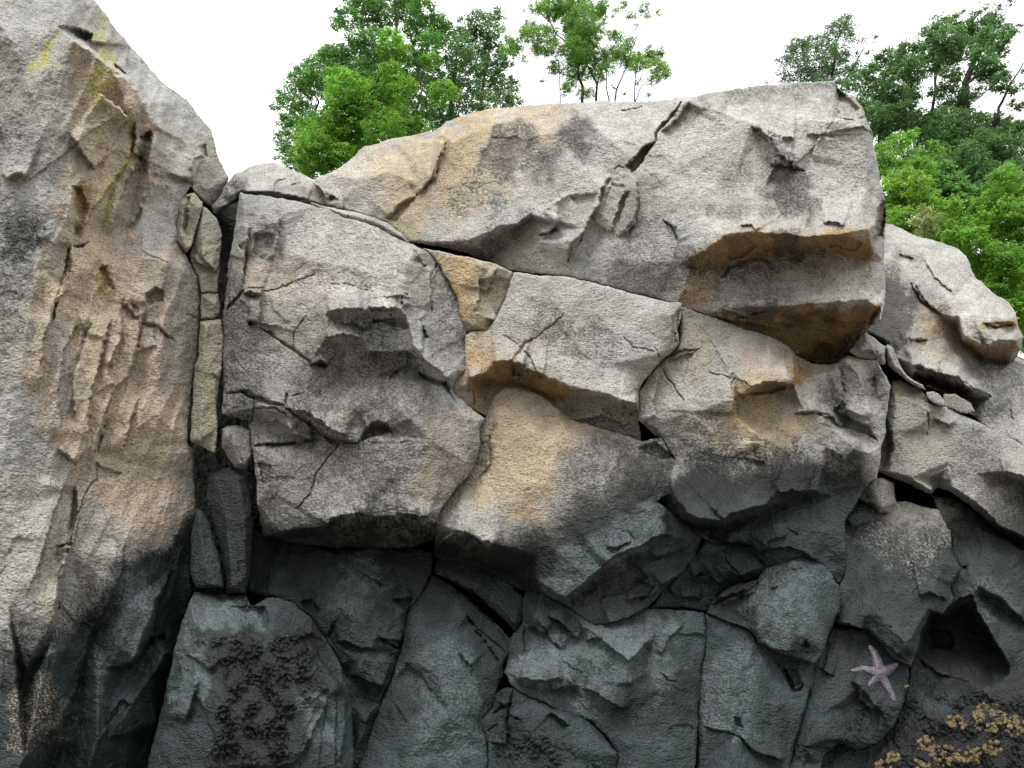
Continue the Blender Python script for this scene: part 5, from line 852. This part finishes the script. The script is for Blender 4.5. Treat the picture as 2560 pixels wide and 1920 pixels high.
for i, (lb, Yd, tk, cl, mt, lf, sp) in enumerate([
    ('mid green leafy sapling against the boulder edge, below the leaning black trunk', 17, ['S 260,900:3 280,400 350,120', 'S 300,600:2 150,300'], 'S 280,150:30 350,110:18 180,200:18 120,220:20 140,300:30 260,280:40 370,280:30 440,290:20 520,200:7 515,170:4 540,250:12 240,370:34 400,340:26 120,380:24 450,370:26', BG, 8, 9),
    ('yellow-green layered shrub just behind the beaked boulder, touching the jaw boulder', 15, ['S 330,1000:3 320,700 300,420', 'S 350,900:2 600,700'], 'S 300,390:14 210,450:24 330,450:32 180,520:30 280,540:40 400,490:32 430,560:32 200,620:36 330,620:40 210,720:34 450,480:18 240,780:16 550,640:26 640,650:30 600,730:30 420,640:30 340,720:34 560,800:34 680,620:14 160,640:30 170,770:24 220,810:24 290,830:26 350,850:26 430,870:28 520,890:28 600,920:28 660,970:26', YG, 8, 9),
    ('dark green palm-like shrub with drooping long leaves behind the yellow-green shrub', 18, ['S 600,1000:3 600,700 570,400'], 'S 560,390:28 620,430:30 520,440:26 640,500:32 560,520:32 720,540:26 780,560:22 700,620:28 690,700:36 620,600:40 780,680:30 460,420:10 690,440:8 820,740:30 740,780:34', MG, 13, 9),
    ('small pale yellowish bush with upright twigs on the rim of the beaked boulder', 13.5, ['S 450,950:2 450,720'], 'S 450,700:18 420,750:18 480,760:20 530,730:14 380,740:11 450,820:22 480,660:8 440,640:5 560,700:6 350,760:6 500,820:14', PG, 5.5, 6),
    ('large light green shrub filling the right edge beside the beaked boulder', 14.5, ['S 1100,1700:4 1080,1000 1060,420', 'S 1050,1300:3 900,800', 'S 1150,1400:3 1200,800'], 'S 1060,370:18 1000,430:22 1080,460:28 940,500:20 1020,540:32 1120,560:32 900,580:20 860,640:26 960,640:36 1080,660:36 1180,620:30 820,720:28 900,760:36 1020,780:40 1140,780:36 760,800:24 820,880:32 940,880:40 1080,900:40 1180,900:34 880,980:32 1000,1000:40 1120,1020:40 850,1060:16 940,1110:34 1060,1130:40 1180,1130:40 960,1200:26 1050,1240:40 1160,1250:40 1120,1340:40 1170,1450:40 1190,1560:34 660,860:22 720,900:24 600,870:12 700,840:18 1240,700:40 1260,1000:40 1260,1300:50 1080,1400:34 740,1020:30 790,1100:34 850,1190:36 930,1280:38 1020,1340:38 1090,1430:38 1140,1520:38 1190,1620:38 1000,1400:30 850,1130:30', YG if False else BG, 8, 8.5)]):
    tree('leafy_shrub', lb, 'shrub', Yd, tk, cl, mt, lf, 1.05, 31 + i, depth=.6, spray=sp, tr=3, group='shrubs on the bank behind the beaked boulder', base_z=3.4)

# ------------------------------------------------------------------ sea star and barnacles on the rock
def caster(keys):
    out = []
    for k in keys:
        r = ROCKS[k]; out.append(BVHTree.FromPolygons([tuple(v) for v in r['V']], [tuple(f) for f in r['F']]))
    def hit(px, py):
        d = Vector(w3(px, py, 1.0)) - Vector((0, 0, CAMZ)); d.normalize(); best = None
        for b in out:
            p, nn, _, ds = b.ray_cast(Vector((0, 0, CAMZ)), d)
            if p is not None and (best is None or ds < best[2]): best = (p, nn, ds)
        return best
    return hit
hit = caster(['star_slab', 'barnacle_wall', 'dark_slab'])
st = 1.7; arms = [pp(s) for s in ('M 1215,1005:46 1205,940:32 1180,870:21 1147,822:11', 'M 1215,1005:46 1262,985:34 1305,960:20 1333,942:11', 'M 1215,1005:44 1250,1070:28 1285,1130:20 1314,1185:11',
        'M 1215,1005:46 1180,1050:30 1125,1100:23 1088,1172:12', 'M 1215,1005:46 1150,985:30 1095,968:20 1055,985:14 1022,985:8')]
xs, ys = np.meshgrid(np.arange(2125, 2248, st), np.arange(1608, 1756, st))
hh = np.zeros(xs.shape)
for A in arms:
    A = A.copy(); A[:, 2] *= .90 / 2.765
    d, _, _, r = segdist(xs, ys, A); hh = np.maximum(hh, np.sqrt(np.maximum(r * r - d * d, 0)) * np.sign(np.maximum(r - d, 0)))
hh = blur(hh, 1); sh = hh.shape
bump = np.abs(gnoise(xs / 3.4, ys / 3.4, 7)); cell = (hh[:-1, :-1] > .6) | (hh[1:, :-1] > .6) | (hh[:-1, 1:] > .6) | (hh[1:, 1:] > .6)
us = np.zeros(sh, bool); us[:-1, :-1] |= cell; us[1:, :-1] |= cell; us[:-1, 1:] |= cell; us[1:, 1:] |= cell
wy = []
for x, y in zip(xs[us], ys[us]):
    b = hit(x, y); wy.append(b[0].y if b else 4.7)
wy = np.array(wy); ym = np.median(wy); wy = ym + (wy - ym) * .6
top = w3(xs[us], ys[us], wy + .004 - np.maximum(hh[us], 0) * .0023 * (1 + .25 * bump[us]) - .006); bot = w3(xs[us], ys[us], wy + .03)
idx = -np.ones(sh, int); idx[us] = np.arange(us.sum()); js, is_ = np.nonzero(cell)
F1 = np.stack([idx[js, is_], idx[js + 1, is_], idx[js + 1, is_ + 1], idx[js, is_ + 1]], 1); n1 = us.sum()
e = np.concatenate([F1[:, [0, 1]], F1[:, [1, 2]], F1[:, [2, 3]], F1[:, [3, 0]]]); bd = e[~np.isin(e[:, 0] * n1 + e[:, 1], e[:, 1] * n1 + e[:, 0])]
Fs = np.concatenate([F1, F1[:, ::-1] + n1, np.stack([bd[:, 1], bd[:, 0], bd[:, 0] + n1, bd[:, 1] + n1], 1)])
sp2 = smooth((bump[us] - .28) / .25)[:, None]; tipf = np.clip(np.hypot(xs[us] - 2199, ys[us] - 1683) / 75, 0, 1)[:, None]
cs = np.array([.15, .128, .165]) * (1 - sp2) + np.array([.34, .32, .37]) * sp2; cs = cs * .68 * (.85 + .45 * tipf)
Vs = np.concatenate([top, bot]); cs = np.concatenate([cs, cs])
m, n, l, b = new_mat('sea_star_skin'); at = n.new('ShaderNodeAttribute'); at.attribute_name = 'tint'; l.new(at.outputs['Color'], b.inputs['Base Color']); b.inputs['Roughness'].default_value = .6
tx = n.new('ShaderNodeTexVoronoi'); tx.inputs['Scale'].default_value = 130; ge = n.new('ShaderNodeNewGeometry'); l.new(ge.outputs['Position'], tx.inputs['Vector'])
bp = n.new('ShaderNodeBump'); bp.inputs['Distance'].default_value = .004; bp.invert = True; l.new(tx.outputs['Distance'], bp.inputs['Height']); l.new(bp.outputs[0], b.inputs['Normal'])
tag(mesh_np('starfish', Vs, Fs, m, True, cs, Vs.mean(0)), 'purple grey five-armed starfish clinging to the dark wall at lower right', 'starfish')
BM = simple_mat('barnacle_shell', (.15, .115, .055), .85, .003, 30, .7)
rng = np.random.default_rng(5)
ROWS = [('pale tuft of barnacles at the lower left of the barnacle patch, above the frame edge', 'M 1310,1580:34', 18), ('barnacle clump with a large open shell, left of the middle of the patch', 'M 1530,1490:55', 26),
        ('dim scattered barnacles running below the clump with the large open shell', 'M 1660,1570:75', 26), ('whitish barnacles cut by the bottom edge of the picture, left of the greyish clump', 'M 1500,1645:50', 18),
        ('greyish white broad barnacle clump near the bottom edge', 'M 1840,1575:70', 34), ('small upright barnacle clump right of the greyish white clump', 'M 1995,1520:48', 20),
        ('barnacle clump at the upper left of the patch, apart from the others', 'M 1750,1335:55', 28), ('large yellow barnacle colony in the upper middle of the patch', 'M 1970,1310:95', 60),
        ('barnacles at the right edge of the picture, right of the large yellow colony', 'M 2160,1370:70', 34), ('tiny bright yellow barnacle specks just right of the starfish', 'M 1405,1100:11', 12),
        ('few barnacles cut by the bottom edge at the far left of the patch', 'M 1240,1640:44', 20)]
BMD = simple_mat('small_yellow_barnacle_shell', (.22, .21, .06), .8, .003, 60, .45)
for lb, s, cnt in ROWS:
    if 'tiny' in lb: cnt = 3
    x, y, r = pp(s)[0]; r = r * 1.3 / 2.765; V = []; F = []
    for k in range(cnt * 6):
        for _ in range(20):
            an = rng.uniform(0, 6.28); q = r * math.sqrt(rng.uniform(0, 1)); bx = x + q * math.cos(an); by = y + q * math.sin(an) * .8
            if gnoise(np.array(bx / 16), np.array(by / 16), 88) + .5 * gnoise(np.array(bx / 6), np.array(by / 6), 89) > rng.uniform(-.1, .25): break
        hb = hit(bx, by)
        if not hb: continue
        nn = hb[1] if hb[1].y < 0 else -hb[1]; nn = (nn + Vector((0, -.6, 0))).normalized(); a = nn.cross(Vector((0, 0, 1))).normalized(); bb = nn.cross(a)
        R = .0028 + .0062 * rng.uniform(0, 1) ** 2.2 * (1.5 if k == 0 else 1) * (.6 if r < 13 else 1); Hh = R * rng.uniform(.7, 1.2); k0 = len(V); sg = 9
        for (rr, hz) in ((1.15, -.006), (.9, Hh * .6), (.62, Hh), (.42, Hh * .95), (.30, Hh * .3)):
            for s_ in range(sg):
                t = 6.283 * s_ / sg; w = rr * R * (1 + (.13 if s_ % 2 else -.1))
                V.append(hb[0] + a * (w * math.cos(t)) + bb * (w * math.sin(t)) + nn * hz)
        for i in range(4):
            for s_ in range(sg): F.append((k0 + i * sg + s_, k0 + i * sg + (s_ + 1) % sg, k0 + (i + 1) * sg + (s_ + 1) % sg, k0 + (i + 1) * sg + s_))
    V = np.array([tuple(v) for v in V]); o = mesh_np('barnacle_cluster', V, F, BMD if 'tiny' in lb else BM, False, None, V.mean(0)); tag(o, lb, 'barnacles', 'barnacle clusters on the dark corner rock')
